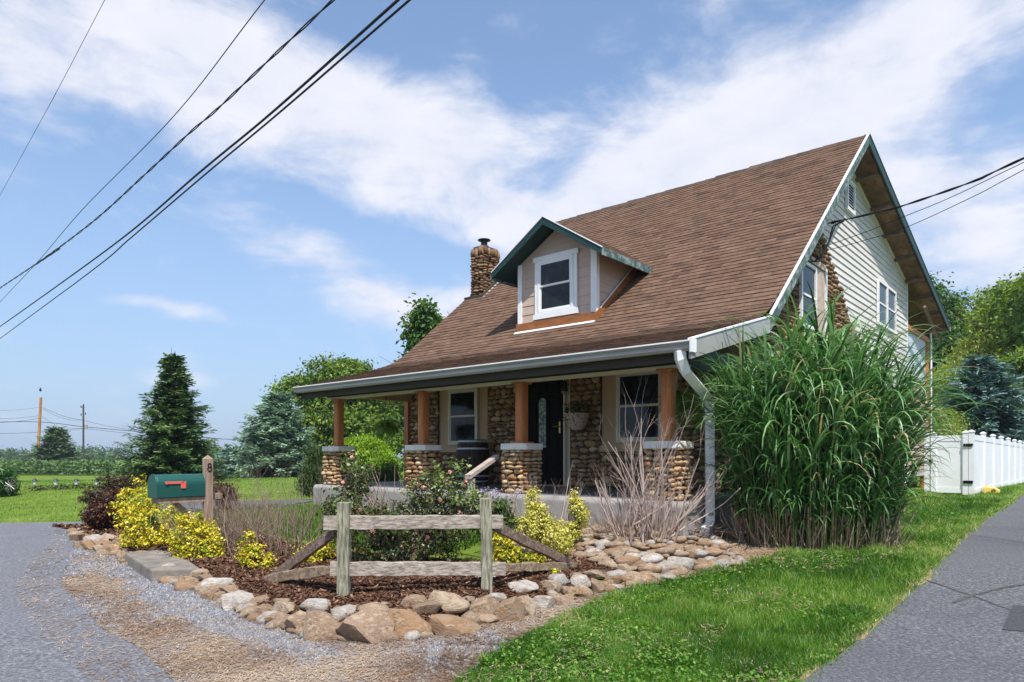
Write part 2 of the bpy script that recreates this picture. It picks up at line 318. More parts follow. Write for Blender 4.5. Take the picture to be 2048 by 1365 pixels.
# foliage: leaf colours; the tall grass ramp also carries painted highlights
M['maple'] = leafmat('maple_leaf', [(0, (.022, .060, .006)), (.42, (.10, .185, .016)), (1, (.30, .39, .05))])
M['darkleaf'] = leafmat('dark_leaf', [(0, (.015, .05, .008)), (.5, (.045, .12, .016)), (1, (.13, .24, .035))])
M['willow'] = leafmat('pale_leaf', [(0, (.12, .18, .02)), (.5, (.27, .33, .05)), (1, (.44, .48, .11))])
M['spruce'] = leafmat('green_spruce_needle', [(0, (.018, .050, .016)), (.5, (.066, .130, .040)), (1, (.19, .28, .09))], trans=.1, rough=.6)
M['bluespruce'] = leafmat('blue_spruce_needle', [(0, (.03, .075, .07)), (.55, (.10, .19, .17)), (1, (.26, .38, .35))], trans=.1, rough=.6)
M['pine'] = leafmat('pale_pine_needle', [(0, (.06, .12, .075)), (.5, (.19, .30, .20)), (1, (.36, .47, .33))], trans=.15, rough=.6)
M['lime'] = leafmat('lime_leaf', [(0, (.10, .20, .015)), (.5, (.24, .40, .025)), (1, (.38, .54, .06))], trans=.4)
M['weep'] = leafmat('weeping_leaf', [(0, (.02, .045, .012)), (.5, (.06, .11, .025)), (1, (.14, .20, .06))])
M['euon'] = leafmat('golden_euonymus_leaf', [(0, (.045, .11, .008)), (.28, (.16, .24, .01)), (.42, (.58, .50, .02)), (1, (.85, .72, .10))], trans=.25, rough=.4)
M['euon2'] = leafmat('cream_euonymus_leaf', [(0, (.10, .16, .02)), (.3, (.45, .44, .06)), (1, (.82, .76, .24))], trans=.25, rough=.4)
M['rose'] = leafmat('rose_leaf', [(0, (.014, .032, .010)), (.45, (.06, .085, .028)), (.72, (.15, .17, .06)), (.8, (.15, .06, .04)), (1, (.24, .10, .07))], trans=.25, rough=.35)
M['roselight'] = leafmat('pale_rose_leaf', [(0, (.08, .13, .03)), (.6, (.22, .30, .08)), (.85, (.38, .44, .18)), (.9, (.18, .06, .04)), (1, (.30, .10, .07))], trans=.3, rough=.35)
M['petal'] = leafmat('pink_petal', [(0, (.72, .28, .24)), (1, (.85, .55, .48))], trans=.3)
M['lilac'] = leafmat('lilac_petal', [(0, (.42, .36, .46)), (1, (.70, .64, .72))], trans=.3)
M['barberry'] = leafmat('barberry_leaf', [(0, (.022, .010, .006)), (.6, (.075, .03, .014)), (1, (.20, .055, .025))], trans=.15)
M['yew'] = leafmat('red_tipped_sprig', [(0, (.02, .03, .012)), (.6, (.07, .05, .025)), (1, (.20, .07, .03))], trans=.15)
M['fern'] = leafmat('fern_frond', [(0, (.05, .12, .014)), (.6, (.20, .36, .05)), (1, (.38, .55, .12))])
M['misc'] = leafmat('tall_grass_blade', [(0, (.018, .065, .018)), (.42, (.070, .185, .045)), (.75, (.19, .36, .13)), (.93, (.40, .54, .33)), (1, (.48, .40, .20))], trans=.28, rough=.42, spec=.45)
M['cane'] = leafmat('grass_cane', [(0, (.16, .26, .07)), (.5, (.34, .38, .14)), (1, (.52, .42, .20))], trans=0, rough=.6)
M['grass'] = leafmat('lawn_blade', [(0, (.024, .085, .008)), (.45, (.062, .18, .014)), (.8, (.14, .29, .030)), (1, (.38, .42, .13))], trans=.35, rough=.45)
M['corn'] = leafmat('corn_leaf', [(0, (.03, .08, .012)), (.6, (.08, .16, .03)), (1, (.20, .28, .09))], trans=.2)
M['straw'] = leafmat('straw', [(0, (.10, .06, .040)), (.45, (.23, .145, .095)), (1, (.44, .34, .25))], trans=0, rough=.9, spec=.2)
M['mulchbit'] = leafmat('mulch_chip', [(0, (.035, .017, .010)), (.6, (.12, .060, .036)), (1, (.30, .18, .115))], trans=0, rough=.95, spec=.2)
M['gravelbit'] = leafmat('gravel_chip', [(0, (.07, .075, .09)), (.6, (.17, .175, .20)), (1, (.36, .355, .36))], trans=0, rough=.85, spec=.3)

M['lowbrace'] = nmat('brown_split_rail', [(0, (.08, .05, .03)), (.4, (.20, .14, .09)), (1, (.38, .30, .21))], scale=3, rough=.95, bump=1, bscale=8, stretch=(1, 10, 10), bdist=.008, nrough=.7)
M['shingle_cap'] = nmat('shadow_toned_ridge_shingle', [(0, (.030, .020, .016)), (.6, (.07, .045, .033)), (1, (.13, .08, .055))], scale=5, rough=.95, bump=.5, rnd=.5)  # ridge cap kept dark: the shadow under its edge is painted into the colour
# ------------------------------------------------------------------ the ground and what lies on it
rng = np.random.default_rng(7)
def grid_axis(lo, hi, fine0, fine1, step, grow=1.18):
    a = list(np.arange(fine0, fine1 + 1e-6, step)); s = step; v = fine1
    while v < hi: s *= grow; v += s; a.append(min(v, hi))
    s = step; v = fine0; b = []
    while v > lo: s *= grow; v -= s; b.append(max(v, lo))
    return np.array(b[::-1] + a)
def ground_sheet():
    xs = grid_axis(-1800, 1800, -13, 15, .22); ys = grid_axis(-60, 2400, 2, 24, .22)
    X, Y = np.meshgrid(xs, ys); Z = H(X, Y) - .012
    V = np.stack([X, Y, Z], -1).reshape(-1, 3); nx, ny = len(xs), len(ys)
    i = np.arange(nx * ny).reshape(ny, nx)
    F = np.stack([i[:-1, :-1], i[:-1, 1:], i[1:, 1:], i[1:, :-1]], -1).reshape(-1, 4)
    return V, F
mg = nmat('lawn_ground', [(0, (.06, .10, .014)), (.5, (.12, .175, .025)), (1, (.19, .24, .045))], scale=1.6, rough=1, bump=.6, bscale=9, world=True, spec=.1, bdist=.05, nrough=.75,
          blotch=(.12, (.13, .22, .022, 1), .8, (1, 1, 1)))
V, F = ground_sheet()
g = put('lawn', meshdata('lawn', V, F, mg, smooth=True)); tag(g, 'mown green lawn around the house running out to the cornfield', 'lawn', kind='structure')

def in_poly(x, y, poly):
    x = np.asarray(x); y = np.asarray(y); c = np.zeros(x.shape, bool); n = len(poly)
    for i in range(n):
        x0, y0 = poly[i]; x1, y1 = poly[(i + 1) % n]
        if y0 == y1: continue
        t = ((y0 > y) != (y1 > y)) & (x < (x1 - x0) * (y - y0) / (y1 - y0) + x0)
        c ^= t
    return c
def densify(poly, step, wob=0., closed=True, seed=0):
    r = random.Random(seed); out = []; n = len(poly)
    for i in range(n if closed else n - 1):
        a, b = poly[i], poly[(i + 1) % n]; d = math.dist(a, b); k = max(1, int(d / step))
        for j in range(k):
            t = j / k; w = wob if j else wob * .5
            x, y = a[0] + (b[0] - a[0]) * t, a[1] + (b[1] - a[1]) * t
            q = mnoise.noise(Vector((x * 2.3 + seed, y * 2.3, 0))) + .6 * mnoise.noise(Vector((x * 7 + seed, y * 7, 3)))
            dx, dy = (b[1] - a[1]) / d, -(b[0] - a[0]) / d
            out.append((x + dx * q * w, y + dy * q * w))
    return out
def sheet(name, poly, dz, m, step=.25, wob=.06, seed=0, bump=0.):
    p = densify(poly, step, wob, seed=seed)
    xs = [q[0] for q in p]; ys = [q[1] for q in p]; pts = [Vector(q) for q in p]; n = len(p)
    gx, gy = np.meshgrid(np.arange(min(xs), max(xs), step), np.arange(min(ys), max(ys), step))
    gx = gx.ravel() + rng.uniform(-.2, .2, gx.size) * step; gy = gy.ravel() + rng.uniform(-.2, .2, gy.size) * step
    ok = in_poly(gx, gy, p)
    pts += [Vector((a, b)) for a, b in zip(gx[ok], gy[ok])]
    vs, _, fs, *_ = delaunay_2d_cdt(pts, [], [list(range(n))], 1, 1e-5)
    XY = np.array([(v.x, v.y) for v in vs]); Z = H(XY[:, 0], XY[:, 1]) + dz
    if bump: Z = Z + bump * rng.uniform(0, 1, len(Z))
    F = [f for f in fs]
    V = np.column_stack([XY, Z])
    F2 = []
    for f in F:
        a, b, c = (V[i] for i in f[:3]); cr = (b[0] - a[0]) * (c[1] - a[1]) - (b[1] - a[1]) * (c[0] - a[0])
        F2.append(list(f) if cr > 0 else list(f)[::-1])
    o = put(name, meshdata(name, V, F2, m, smooth=True)); tag(o, kind='structure'); return o
mas = nmat('road_asphalt', [(0, (.032, .033, .040)), (.5, (.130, .133, .150)), (1, (.35, .352, .375))], scale=38, rough=.9, bump=.9, bscale=130, world=True, spec=.3, bdist=.006, nrough=.8,
           blotch=(.35, (.20, .205, .24, 1), .6, (1, 1, 1)))
mdr = nmat('driveway_asphalt', [(0, (.02, .021, .025)), (.5, (.10, .102, .112)), (1, (.30, .302, .32))], scale=38, rough=.9, bump=.9, bscale=130, world=True, spec=.3, bdist=.006, nrough=.8,
           blotch=(.5, (.075, .077, .09, 1), .55, (1, 1, 1)))
mgv = nmat('gravel_and_straw', [(0, (.16, .10, .06)), (.36, (.28, .19, .12)), (.5, (.33, .27, .21)), (.62, (.24, .235, .25)), (1, (.32, .32, .35))], scale=2.1, rough=1, bump=.8, bscale=70, world=True, spec=.15, bdist=.02, nrough=.82)
mmu = nmat('mulch', [(0, (.035, .015, .009)), (.5, (.10, .045, .026)), (1, (.20, .10, .06))], scale=26, rough=1, bump=1, bscale=60, world=True, spec=.1, bdist=.03, nrough=.8)
mdirt = nmat('dry_dirt', [(0, (.20, .12, .07)), (.5, (.33, .23, .15)), (1, (.45, .36, .26))], scale=14, rough=1, bump=.8, bscale=60, world=True, spec=.1, bdist=.02, nrough=.8)
def gp(*uv): return [G(u, v)[:2] for u, v in uv]
ROADR = [(-1.2, 2.2), (-1.45, 3.0), (-2.08, 4.22), (-2.75, 5.0), (-3.30, 5.5), (-3.99, 6.3), (-4.9, 7.4), (-6.0, 9.3), (-6.9, 11.0), (-7.75, 12.3), (-8.6, 13.6)]
road_poly = ROADR + [(-8.9, 14.35), (-10.4, 13.95), (-14, 13.2), (-30, 11), (-30, -10), (-1, -10)]
sheet('road', road_poly, .004, mas, .5, .05, 1)
DRV = [(1.35, 2.2), (1.75, 4.22), (3.47, 6.1), (4.23, 6.9), (6.0, 9.2), (8.3, 12.1), (12.3, 16.8), (20.5, 27), (32, 41)]
drive_poly = [(1.2, -10), (1.2, 1)] + DRV + [(37, 38), (25, 24), (16.5, 14), (9, 4), (8, -10)]
sheet('driveway', drive_poly, .004, mdr, .4, .05, 2)
LAWNL = gp((905, 1365), (1000, 1305), (1090, 1250), (1170, 1212), (1250, 1182), (1380, 1152), (1480, 1132), (1570, 1106), (1640, 1102))
verge_poly = [(1.2, -10), (.4, 1), (-.1, 3)] + LAWNL[:-2] + [tuple(p) for p in BED[::-1][2:]] + [(-8.9, 13.1)] + ROADR[::-1] + [(-1, -10)]
sheet('gravel_verge', verge_poly, 0, mgv, .2, .06, 3)
def off_path(pts, d):
    out = []
    for i, p in enumerate(pts):
        a = pts[max(i - 1, 0)]; b = pts[min(i + 1, len(pts) - 1)]; t = Vector((b[0] - a[0], b[1] - a[1])).normalized()
        out.append((p[0] - t.y * d, p[1] + t.x * d))
    return out
bp = [tuple(p) for p in BED]
MUL = off_path(bp[:-5], .10) + [(1.3, 7.7), (.9, 8.1), (.2, 8.3), (-.6, 8.1), (-1.3, 8.2), (-2.4, 9.0), (-3.6, 10.2), (-4.6, 11.6), (-6, 12.9), (-7.6, 13.3)]
sheet('mulch_bed', MUL, .010, mmu, .12, .08, 4, bump=.02)
DIRT = [(1.0, 6.9), (2.7, 7.6), (3.4, 8.1), (5.2, 8.6), (5.5, 9.4)] + [xy_of(-4.0, 10.8), xy_of(-4.0, 8.05), xy_of(-6.3, 8.05), (-.2, 9.1), (.2, 8.3), (.9, 8.1)]
sheet('dirt_bed', DIRT, .006, mdirt, .2, .1, 5)
sheet('garden_path', [xy_of(-12.9, 7.4), xy_of(-13.0, 8.6), xy_of(-15.2, 8.8), xy_of(-17.5, 8.3), xy_of(-17.5, 6.6), xy_of(-15.2, 6.9)], .008, mdr, .3, .03, 6)
# driveway joint cracks and the darker patch
def strip(name, pts, w, dz, m, seed=0):
    r = random.Random(seed); P_ = []
    for i in range(len(pts) - 1):
        for j in range(12): t = j / 12; P_.append((pts[i][0] * (1 - t) + pts[i + 1][0] * t, pts[i][1] * (1 - t) + pts[i + 1][1] * t))
    P_.append(pts[-1]); P_ = [(x + r.uniform(-.012, .012), y + r.uniform(-.012, .012)) for x, y in P_]
    A = off_path(P_, w / 2); B = off_path(P_, -w / 2); n = len(P_)
    ws = [r.uniform(.5, 1.2) for _ in P_]
    V = [(*a, Hs(*a) + dz) for a in A] + [(*b, Hs(*b) + dz) for b in B]
    F_ = [(i, i + n, i + n + 1, i + 1) for i in range(n - 1)]
    o = put(name, meshdata(name, V, F_, m)); return tag(o, kind='structure')
sheet('driveway_verge', off_path(DRV[1:], .07) + off_path(DRV[1:], -.015)[::-1], .0065, mdirt, .12, .075, 8)
mcr = nmat('crack_dirt', [(0, (.035, .035, .037)), (1, (.10, .098, .09))], scale=30, rough=1, bump=.2, world=True)
strip('driveway_crack', gp((1840, 1158), (1900, 1178), (1960, 1200), (2048, 1232), (2140, 1268)), .022, .008, mcr, 1)
strip('driveway_crack', gp((1905, 1208), (1950, 1192), (2000, 1180), (2060, 1168), (2160, 1150)), .035, .0085, mcr, 2)
sheet('driveway_patch', gp((2004, 1262), (2026, 1213), (2120, 1220), (2120, 1272)), .009, nmat('patch_asphalt', [(0, (.03, .031, .036)), (1, (.09, .09, .10))], scale=60, rough=.9, bump=.8, bscale=130, world=True), .2, .01, 7)

def blades(x, y, z, h, w, lean, rnd, m, name, bend=.35):
    """grass blades of two segments: a quad and a tip"""
    n = len(x); a = rng.uniform(0, 2 * np.pi, n); b = rng.uniform(0, 2 * np.pi, n)
    wx, wy = np.cos(a) * w / 2, np.sin(a) * w / 2; lx, ly = np.cos(b) * lean * h, np.sin(b) * lean * h
    V = np.empty((n, 5, 3))
    V[:, 0] = np.stack([x - wx, y - wy, z], -1); V[:, 1] = np.stack([x + wx, y + wy, z], -1)
    V[:, 2] = np.stack([x + wx * .8 + lx * bend, y + wy * .8 + ly * bend, z + h * .6], -1)
    V[:, 3] = np.stack([x - wx * .8 + lx * bend, y - wy * .8 + ly * bend, z + h * .6], -1)
    V[:, 4] = np.stack([x + lx, y + ly, z + h], -1)
    i = np.arange(n)[:, None] * 5
    F = np.concatenate([i + [0, 1, 2], i + [0, 2, 3], i + [3, 2, 4]], 0)
    return put(name, meshdata(name, V.reshape(-1, 3), F, m, np.tile(rnd, 3)))
def vnoise(x, y, f, seed=0):
    return np.array([mnoise.noise(Vector((a * f + seed, b * f, seed))) for a, b in zip(x, y)])
lawn_poly = LAWNL + [xy_of(-3.9, 12), xy_of(-4.2, 22.6), xy_of(-2.9, 22.6), xy_of(-2.7, 60)] + [(32, 41)] + DRV[::-1][1:-1] + [(1.0, 2.0), (-.2, 3)]
lp = densify(lawn_poly, .15, .06, seed=9)
def scatter(poly, n, ymin, ymax, power=2.0):
    """points in the polygon, thinner with distance"""
    P_ = []; tot = 0
    xs = [p[0] for p in poly]
    while tot < n:
        k = 400000; u = rng.uniform(0, 1, k)
        if power == 2.0: y = 1 / (1 / ymin + u * (1 / ymax - 1 / ymin))       # pdf ~ 1/y^2 in y alone
        else: y = ymin * (ymax / ymin) ** u
        t = rng.uniform(-.95, .95, k); x = t * y                               # width grows with y -> density ~ 1/y^3 per area for power 2
        ok = in_poly(x, y, poly); P_.append(np.stack([x[ok], y[ok]], -1)); tot += ok.sum()
        if ok.sum() < 50: break
    A = np.concatenate(P_)[:n]; return A[:, 0], A[:, 1]
x, y = scatter(lp, 150000, 3.0, 34, 1)
nz = vnoise(x, y, .9) ; nz2 = vnoise(x, y, 3.5, 5)
sc = np.clip(y / 6.5, .8, 4.5)
h_ = (rng.uniform(.035, .08, len(x)) * (1 + .9 * nz2)) * np.clip(sc, 1, 1.5); w_ = .0042 * sc
r_ = np.clip(.46 + .7 * nz + .5 * nz2 + .35 * vnoise(x, y, .35, 9) + rng.normal(0, .22, len(x)), 0, 1)
o = blades(x, y, H(x, y) - .012, h_, w_, rng.uniform(.2, .9, len(x)), r_, M['grass'], 'lawn_grass')
tag(o, 'short green grass of the lawn between the flower bed and the driveway', 'grass', kind='stuff')
# coarse dark tussock in the lawn, grass lapping over the asphalt edge, patches in the bed
def tuft_field(name, cx, cy, rad, n, hh, label, m='grass', ww=.008, lean=.6, shade=.25):
    a = rng.uniform(0, 6.28, n); q = np.sqrt(rng.uniform(0, 1, n)) * rad
    x, y = cx + np.cos(a) * q, cy + np.sin(a) * q * .8
    o = blades(x, y, H(x, y) - .01, rng.uniform(.5, 1, n) * hh, np.full(n, ww), rng.uniform(.2, lean * 1.4, n), np.clip(rng.normal(shade, .2, n), 0, 1), M[m], name)
    return tag(o, label, 'grass', kind='stuff')
c = G(1690, 1230); tuft_field('grass_tussock', c[0], c[1], .20, 420, .10, 'coarse dark green tussock in the lawn near the driveway', shade=.3)
c = G(1195, 1235); tuft_field('grass_tussock', c[0], c[1], .22, 500, .11, 'coarse light tussock in the lawn edge nearest the stone edging', shade=.6)
gx, gy = [], []
for i in range(len(DRV) - 2):
    a, b = DRV[i], DRV[i + 1]; d = math.dist(a, b); k = int(2200 * d / (a[1] + 1)); t = rng.uniform(0, 1, k)
    gx += list(a[0] + (b[0] - a[0]) * t + rng.normal(-.06, .06, k)); gy += list(a[1] + (b[1] - a[1]) * t + rng.normal(0, .04, k))
gx, gy = np.array(gx), np.array(gy); sc = np.clip(gy / 6, .8, 4)
tag(blades(gx, gy, H(gx, gy), rng.uniform(.03, .08, len(gx)) * sc ** .3, .005 * sc, rng.uniform(.5, 1.6, len(gx)), np.clip(rng.normal(.85, .15, len(gx)), 0, 1), M['grass'], 'edge_grass'),
    'longer yellowish grass hanging over the edge of the driveway', 'grass', kind='stuff')
# lawn on the left and beyond
lawn_l = [(-9.0, 14.3), (-10.4, 13.9), (-14, 13.2), (-26, 12), (-60, 60), (-60, 100), (-5, 100), (-6, 30), xy_of(-12.7, 16), xy_of(-17.5, 8.4), xy_of(-17.5, 6.6)]
x, y = scatter(lawn_l, 45000, 11, 90, 1); sc = y / 6.
r_ = np.clip(.72 + .3 * vnoise(x, y, .15) + .3 * vnoise(x, y, .8, 4) + rng.normal(0, .12, len(x)), 0, 1)
tag(blades(x, y, H(x, y) - .012, rng.uniform(.02, .045, len(x)) * (1 + y / 80), .0045 * sc, rng.uniform(.2, .7, len(x)), r_, M['grass'], 'far_lawn_grass'), 'mown grass of the wide lawn left of the house', 'grass', kind='stuff')
patch = [xy_of(-6.6, 5.9), xy_of(-6.2, 7.9), xy_of(-12.6, 7.9), xy_of(-15, 6.9), xy_of(-13, 5.9), xy_of(-9, 5.6)]
x, y = scatter(patch, 16000, 7, 16, 1)
tag(blades(x, y, H(x, y) - .01, rng.uniform(.05, .11, len(x)), np.full(len(x), .009), rng.uniform(.2, .8, len(x)), np.clip(rng.normal(.35, .2, len(x)), 0, 1), M['grass'], 'bed_grass'),
    'uncut grass between the rose bush and the porch wall', 'grass', kind='stuff')

def chips(name, x, y, size, m, rnd, label, cat, flat=.35, long=2.2, dz=0.):
    """small tilted slivers lying on the ground: two triangles each"""
    n = len(x); a = rng.uniform(0, 6.28, n); L_ = size * long; W = size
    ca, sa = np.cos(a), np.sin(a); z = H(x, y) + dz + rng.uniform(0, .012, n)
    tz = rng.uniform(-flat, flat, n) * L_; tw = rng.uniform(-flat, flat, n) * W
    def pt(i, j): return np.stack([x + ca * L_ * i - sa * W * j, y + sa * L_ * i + ca * W * j, z + tz * i + tw * j + np.abs(tz) * .5], -1)
    V = np.stack([pt(-.5, -.3), pt(.3, -.5), pt(.5, .4), pt(-.4, .5)], 1).reshape(-1, 3)
    F = np.arange(n)[:, None] * 4 + np.array([[0, 1, 2, 3]])
    o = put(name, meshdata(name, V, F, m, rnd)); return tag(o, label, cat, kind='stuff')
def pebbles(name, x, y, size, m, rnd, label, cat):
    """four-sided chips with a top: 5 faces"""
    n = len(x); z = H(x, y); a = rng.uniform(0, 6.28, n)
    V = []
    for k in range(4):
        w = a + k * 1.57 + rng.uniform(-.4, .4, n); q = size * rng.uniform(.35, .65, n); V.append(np.stack([x + np.cos(w) * q, y + np.sin(w) * q, z - .004 + 0 * x], -1))
    V.append(np.stack([x + rng.uniform(-.3, .3, n) * size, y + rng.uniform(-.3, .3, n) * size, z + size * rng.uniform(.25, .6, n)], -1))
    V = np.stack(V, 1).reshape(-1, 3)
    i = np.arange(n)[:, None] * 5
    F = np.concatenate([i + [0, 1, 4], i + [1, 2, 4], i + [2, 3, 4], i + [3, 0, 4]], 0)
    o = put(name, meshdata(name, V, F, m, np.tile(rnd, 4))); return tag(o, label, cat, kind='stuff')
vp = densify(verge_poly, .3, .0)
vpx = densify([(1.2, -10), (.4, 1), (-.1, 3)] + LAWNL[:-2] + [tuple(p) for p in BED[::-1][2:]] + [(-9.1, 13.1)] + off_path(ROADR, .42)[::-1] + [(-1.4, -10)], .3, .0)
x, y = scatter(vpx, 78000, 3.2, 16, 1)
inr = in_poly(x, y, road_poly); kk = ~inr | (rng.uniform(0, 1, len(x)) < .22); x, y = x[kk], y[kk]
q = vnoise(x, y, .55, 11) + .5 * vnoise(x, y, 2.1, 2)
# distance from the road edge decides where straw or gravel gathers
rd = np.min([np.hypot(x - a, y - b) for a, b in densify(ROADR, .3, 0, closed=False)], 0)
bd = np.abs(bed_dist(x, y))
straw = (np.exp(-((rd - .35) / .22) ** 2) * .9 + np.exp(-((rd - 1.35) / .35) ** 2) * .8 + q * 1.2 - np.exp(-((rd - .9) / .25) ** 2) * .5 - np.exp(-((bd - .30) / .20) ** 2) * .6 + (x > -.5) * .9 - (np.abs(x + .1) < .5) * (y < 5.0) * .9 + rng.normal(0, .42, len(x))) > .2
k = ~straw
pebbles('gravel', x[k], y[k], rng.uniform(.012, .03, k.sum()) * np.clip(y[k] / 6, .8, 2), M['gravelbit'], np.clip(rng.normal(.5, .25, k.sum()), 0, 1), 'grey crushed gravel along the road edge', 'gravel')
k = straw & (rng.uniform(0, 1, len(x)) < .62)
chips('straw_litter', x[k], y[k], rng.uniform(.004, .009, k.sum()) * np.clip(y[k] / 6, .8, 2), M['straw'], np.clip(rng.normal(.48, .2, k.sum()) + .9 * vnoise(x[k], y[k], 1.3, 21) + .25 * np.exp(-((rd[k] - .45) / .3) ** 2), 0, 1), 'dry brown straw and dead grass over the gravel verge', 'straw', long=9, flat=.12)
mp_ = densify(MUL, .2, .05)
x, y = scatter(mp_, 30000, 4.5, 14, 1); k = bed_dist(x, y) > -.02; x, y = x[k], y[k]
chips('mulch_chips', x, y, rng.uniform(.008, .02, len(x)) * np.clip(y / 7, 1, 2), M['mulchbit'], np.clip(rng.normal(.45, .28, len(x)), 0, 1), 'brown shredded bark mulch over the flower bed', 'mulch', long=3.2, flat=.5, dz=.018)
x, y = scatter(densify(DIRT, .2, 0), 9000, 6, 12, 1)
chips('dead_grass_litter', x, y, rng.uniform(.005, .009, len(x)), M['straw'], np.clip(rng.normal(.6, .25, len(x)), 0, 1), 'dead grass litter on the dry soil beside the tall grass clump', 'straw', long=9, flat=.15, dz=.006)
# ------------------------------------------------------------------ stones, rocks
def rock_data(seed, sub=2, cuts=5, rough=.12, name='stone', mat=None, keep=(.55, .85), box=0):
    """a rounded boulder: icosphere flattened by random planes, unit size about 1"""
    import bmesh
    r = random.Random(seed); bm = bmesh.new(); bmesh.ops.create_icosphere(bm, subdivisions=sub, radius=.5)
    pl = []
    for _ in range(cuts):
        n = Vector((r.gauss(0, 1), r.gauss(0, 1), r.gauss(0, 1))).normalized(); pl.append((n, .5 * r.uniform(*keep)))
    for v in bm.verts:
        p = v.co
        if box: p = p * (.5 / (abs(p.x) ** box + abs(p.y) ** box + abs(p.z) ** box) ** (1 / box))
        for n, d in pl:
            e = p.dot(n) - d
            if e > 0: p = p - n * e * (1. if box else .9)
        q = mnoise.noise(p * 3.1 + Vector((seed, 0, 0))) * rough + mnoise.noise(p * 8 + Vector((0, seed, 0))) * rough * .3
        v.co = p * (1 + q * (.9 if box else 1.4))
    # normalise to a unit box
    xs = [v.co for v in bm.verts]
    for k in range(3):
        lo = min(c[k] for c in xs); hi = max(c[k] for c in xs)
        for v in bm.verts: v.co[k] = (v.co[k] - (lo + hi) / 2) / (hi - lo)
    me = bpy.data.meshes.new(name); bm.to_mesh(me); bm.free()
    me.polygons.foreach_set('use_smooth', np.ones(len(me.polygons), bool)); me.materials.append(mat)
    if box: me.set_sharp_from_angle(angle=math.radians(34))
    return me
PS = [rock_data(i, 2, 6, .10, 'stone', M['stone'], (.62, .95)) for i in range(10)]
DS = [rock_data(60 + i, 2, 6, .12, 'stone', M['stone_dark'], (.6, .9)) for i in range(10)]
WS = [rock_data(20 + i, 2, 7, .12, 'stone', M['stone_wall'], (.6, .9)) for i in range(10)]
STONES = []       # (parent key, protos, centre, size, rotation about the face normal, face angle, importance)
def pack(W, Hh, wr, hr, r, inside=None, jitter=.35):
    out = []; z = 0.
    while z < Hh - hr[0] * .5:
        h = min(r.uniform(*hr), Hh - z); x = -r.uniform(0, wr[0])
        while x < W:
            w = r.uniform(*wr) * (.8 + .5 * h / hr[1]); x1 = min(x + w, W); x0 = max(x, 0)
            if x1 - x0 > wr[0] * .35:
                hh = h * r.uniform(.85, 1.25); cz = z + h / 2 + r.uniform(-jitter, jitter) * h * .3
                if inside is None or inside((x0 + x1) / 2, cz): out.append(((x0 + x1) / 2, cz, x1 - x0, hh))
            x += w
        z += h * .96
    return out
def face(parent, o, u, n, W, Hh, wr, hr, r, protos, depth=.12, inside=None, prom=1.0):
    """stones over a vertical face: o origin, u direction along the face, n outward normal, house frame"""
    for x, z, w, h in pack(W, Hh, wr, hr, r, inside):
        c = Vector(o) + Vector(u) * x + Vector((0, 0, z)) + Vector(n) * (r.uniform(-.01, .02))
        STONES.append((parent, protos, c, (w * .96, depth * r.uniform(.7, 1.3), h * .93), r.uniform(-.10, .10), math.atan2(u[1], u[0]), prom))

# ------------------------------------------------------------------ the house
HX, HY = xy_of(-8.3, 16.)
house = thing('house', (HX, HY, .38), 'tan and cream house with brown shingle roof, stone piers and a deep front porch', 'house', rz=-AN, off=(-8.3, 16., .38))
SL, SR = -12.56, -3.82
GW = -4.35; FW = 10.62
A_, B_, R_, D_ = (7.80, 2.82), (10.38, 3.52), (16.05, 8.26), (26.2, 5.62)
def zroof(c): 
    for (c0, z0), (c1, z1) in ((A_, B_), (B_, R_), (R_, D_)):
        if c <= c1: return z0 + (z1 - z0) * (c - c0) / (c1 - c0)
    return D_[1]
# walls
def wall(poly, axis, a0, a1, m, name='wall'): return MB().prism(poly, axis, a0, a1).ob(name, m, house)
zt = zroof(FW) - .14
wfront = MB()
wfront.box(-12.3, -8.97, FW, FW + .15, .40, zt); wfront.box(-7.86, GW, FW, FW + .15, .40, zt); wfront.box(-8.97, -7.86, FW, FW + .15, 2.98, zt); wfront.box(-8.97, -7.86, FW, FW + .15, .40, .84)
front = wfront.ob('wall', M['tan'], house)
gp_ = [(FW + .16, .40), (FW + .16, zt), (16.05, 8.12), (22.6, 6.42), (22.6, .40)]
gable = wall(gp_, 0, GW - .15, GW, M['siding'])
wall(gp_, 0, -12.3, -12.15, M['siding'])
wall([(-12.3, .4), (-12.3, 6.4), (GW, 6.4), (GW, .4)], 1, 22.6, 22.75, M['siding'])
# roof: one deck, eaves underside shown
prof = [A_, B_, R_, D_]; T = .13
deck_poly = prof + [(c, z - T) for c, z in prof[::-1]]
roof = MB().prism(deck_poly, 0, SL + .03, SR - .03).ob('roof', M['plywood'], house)
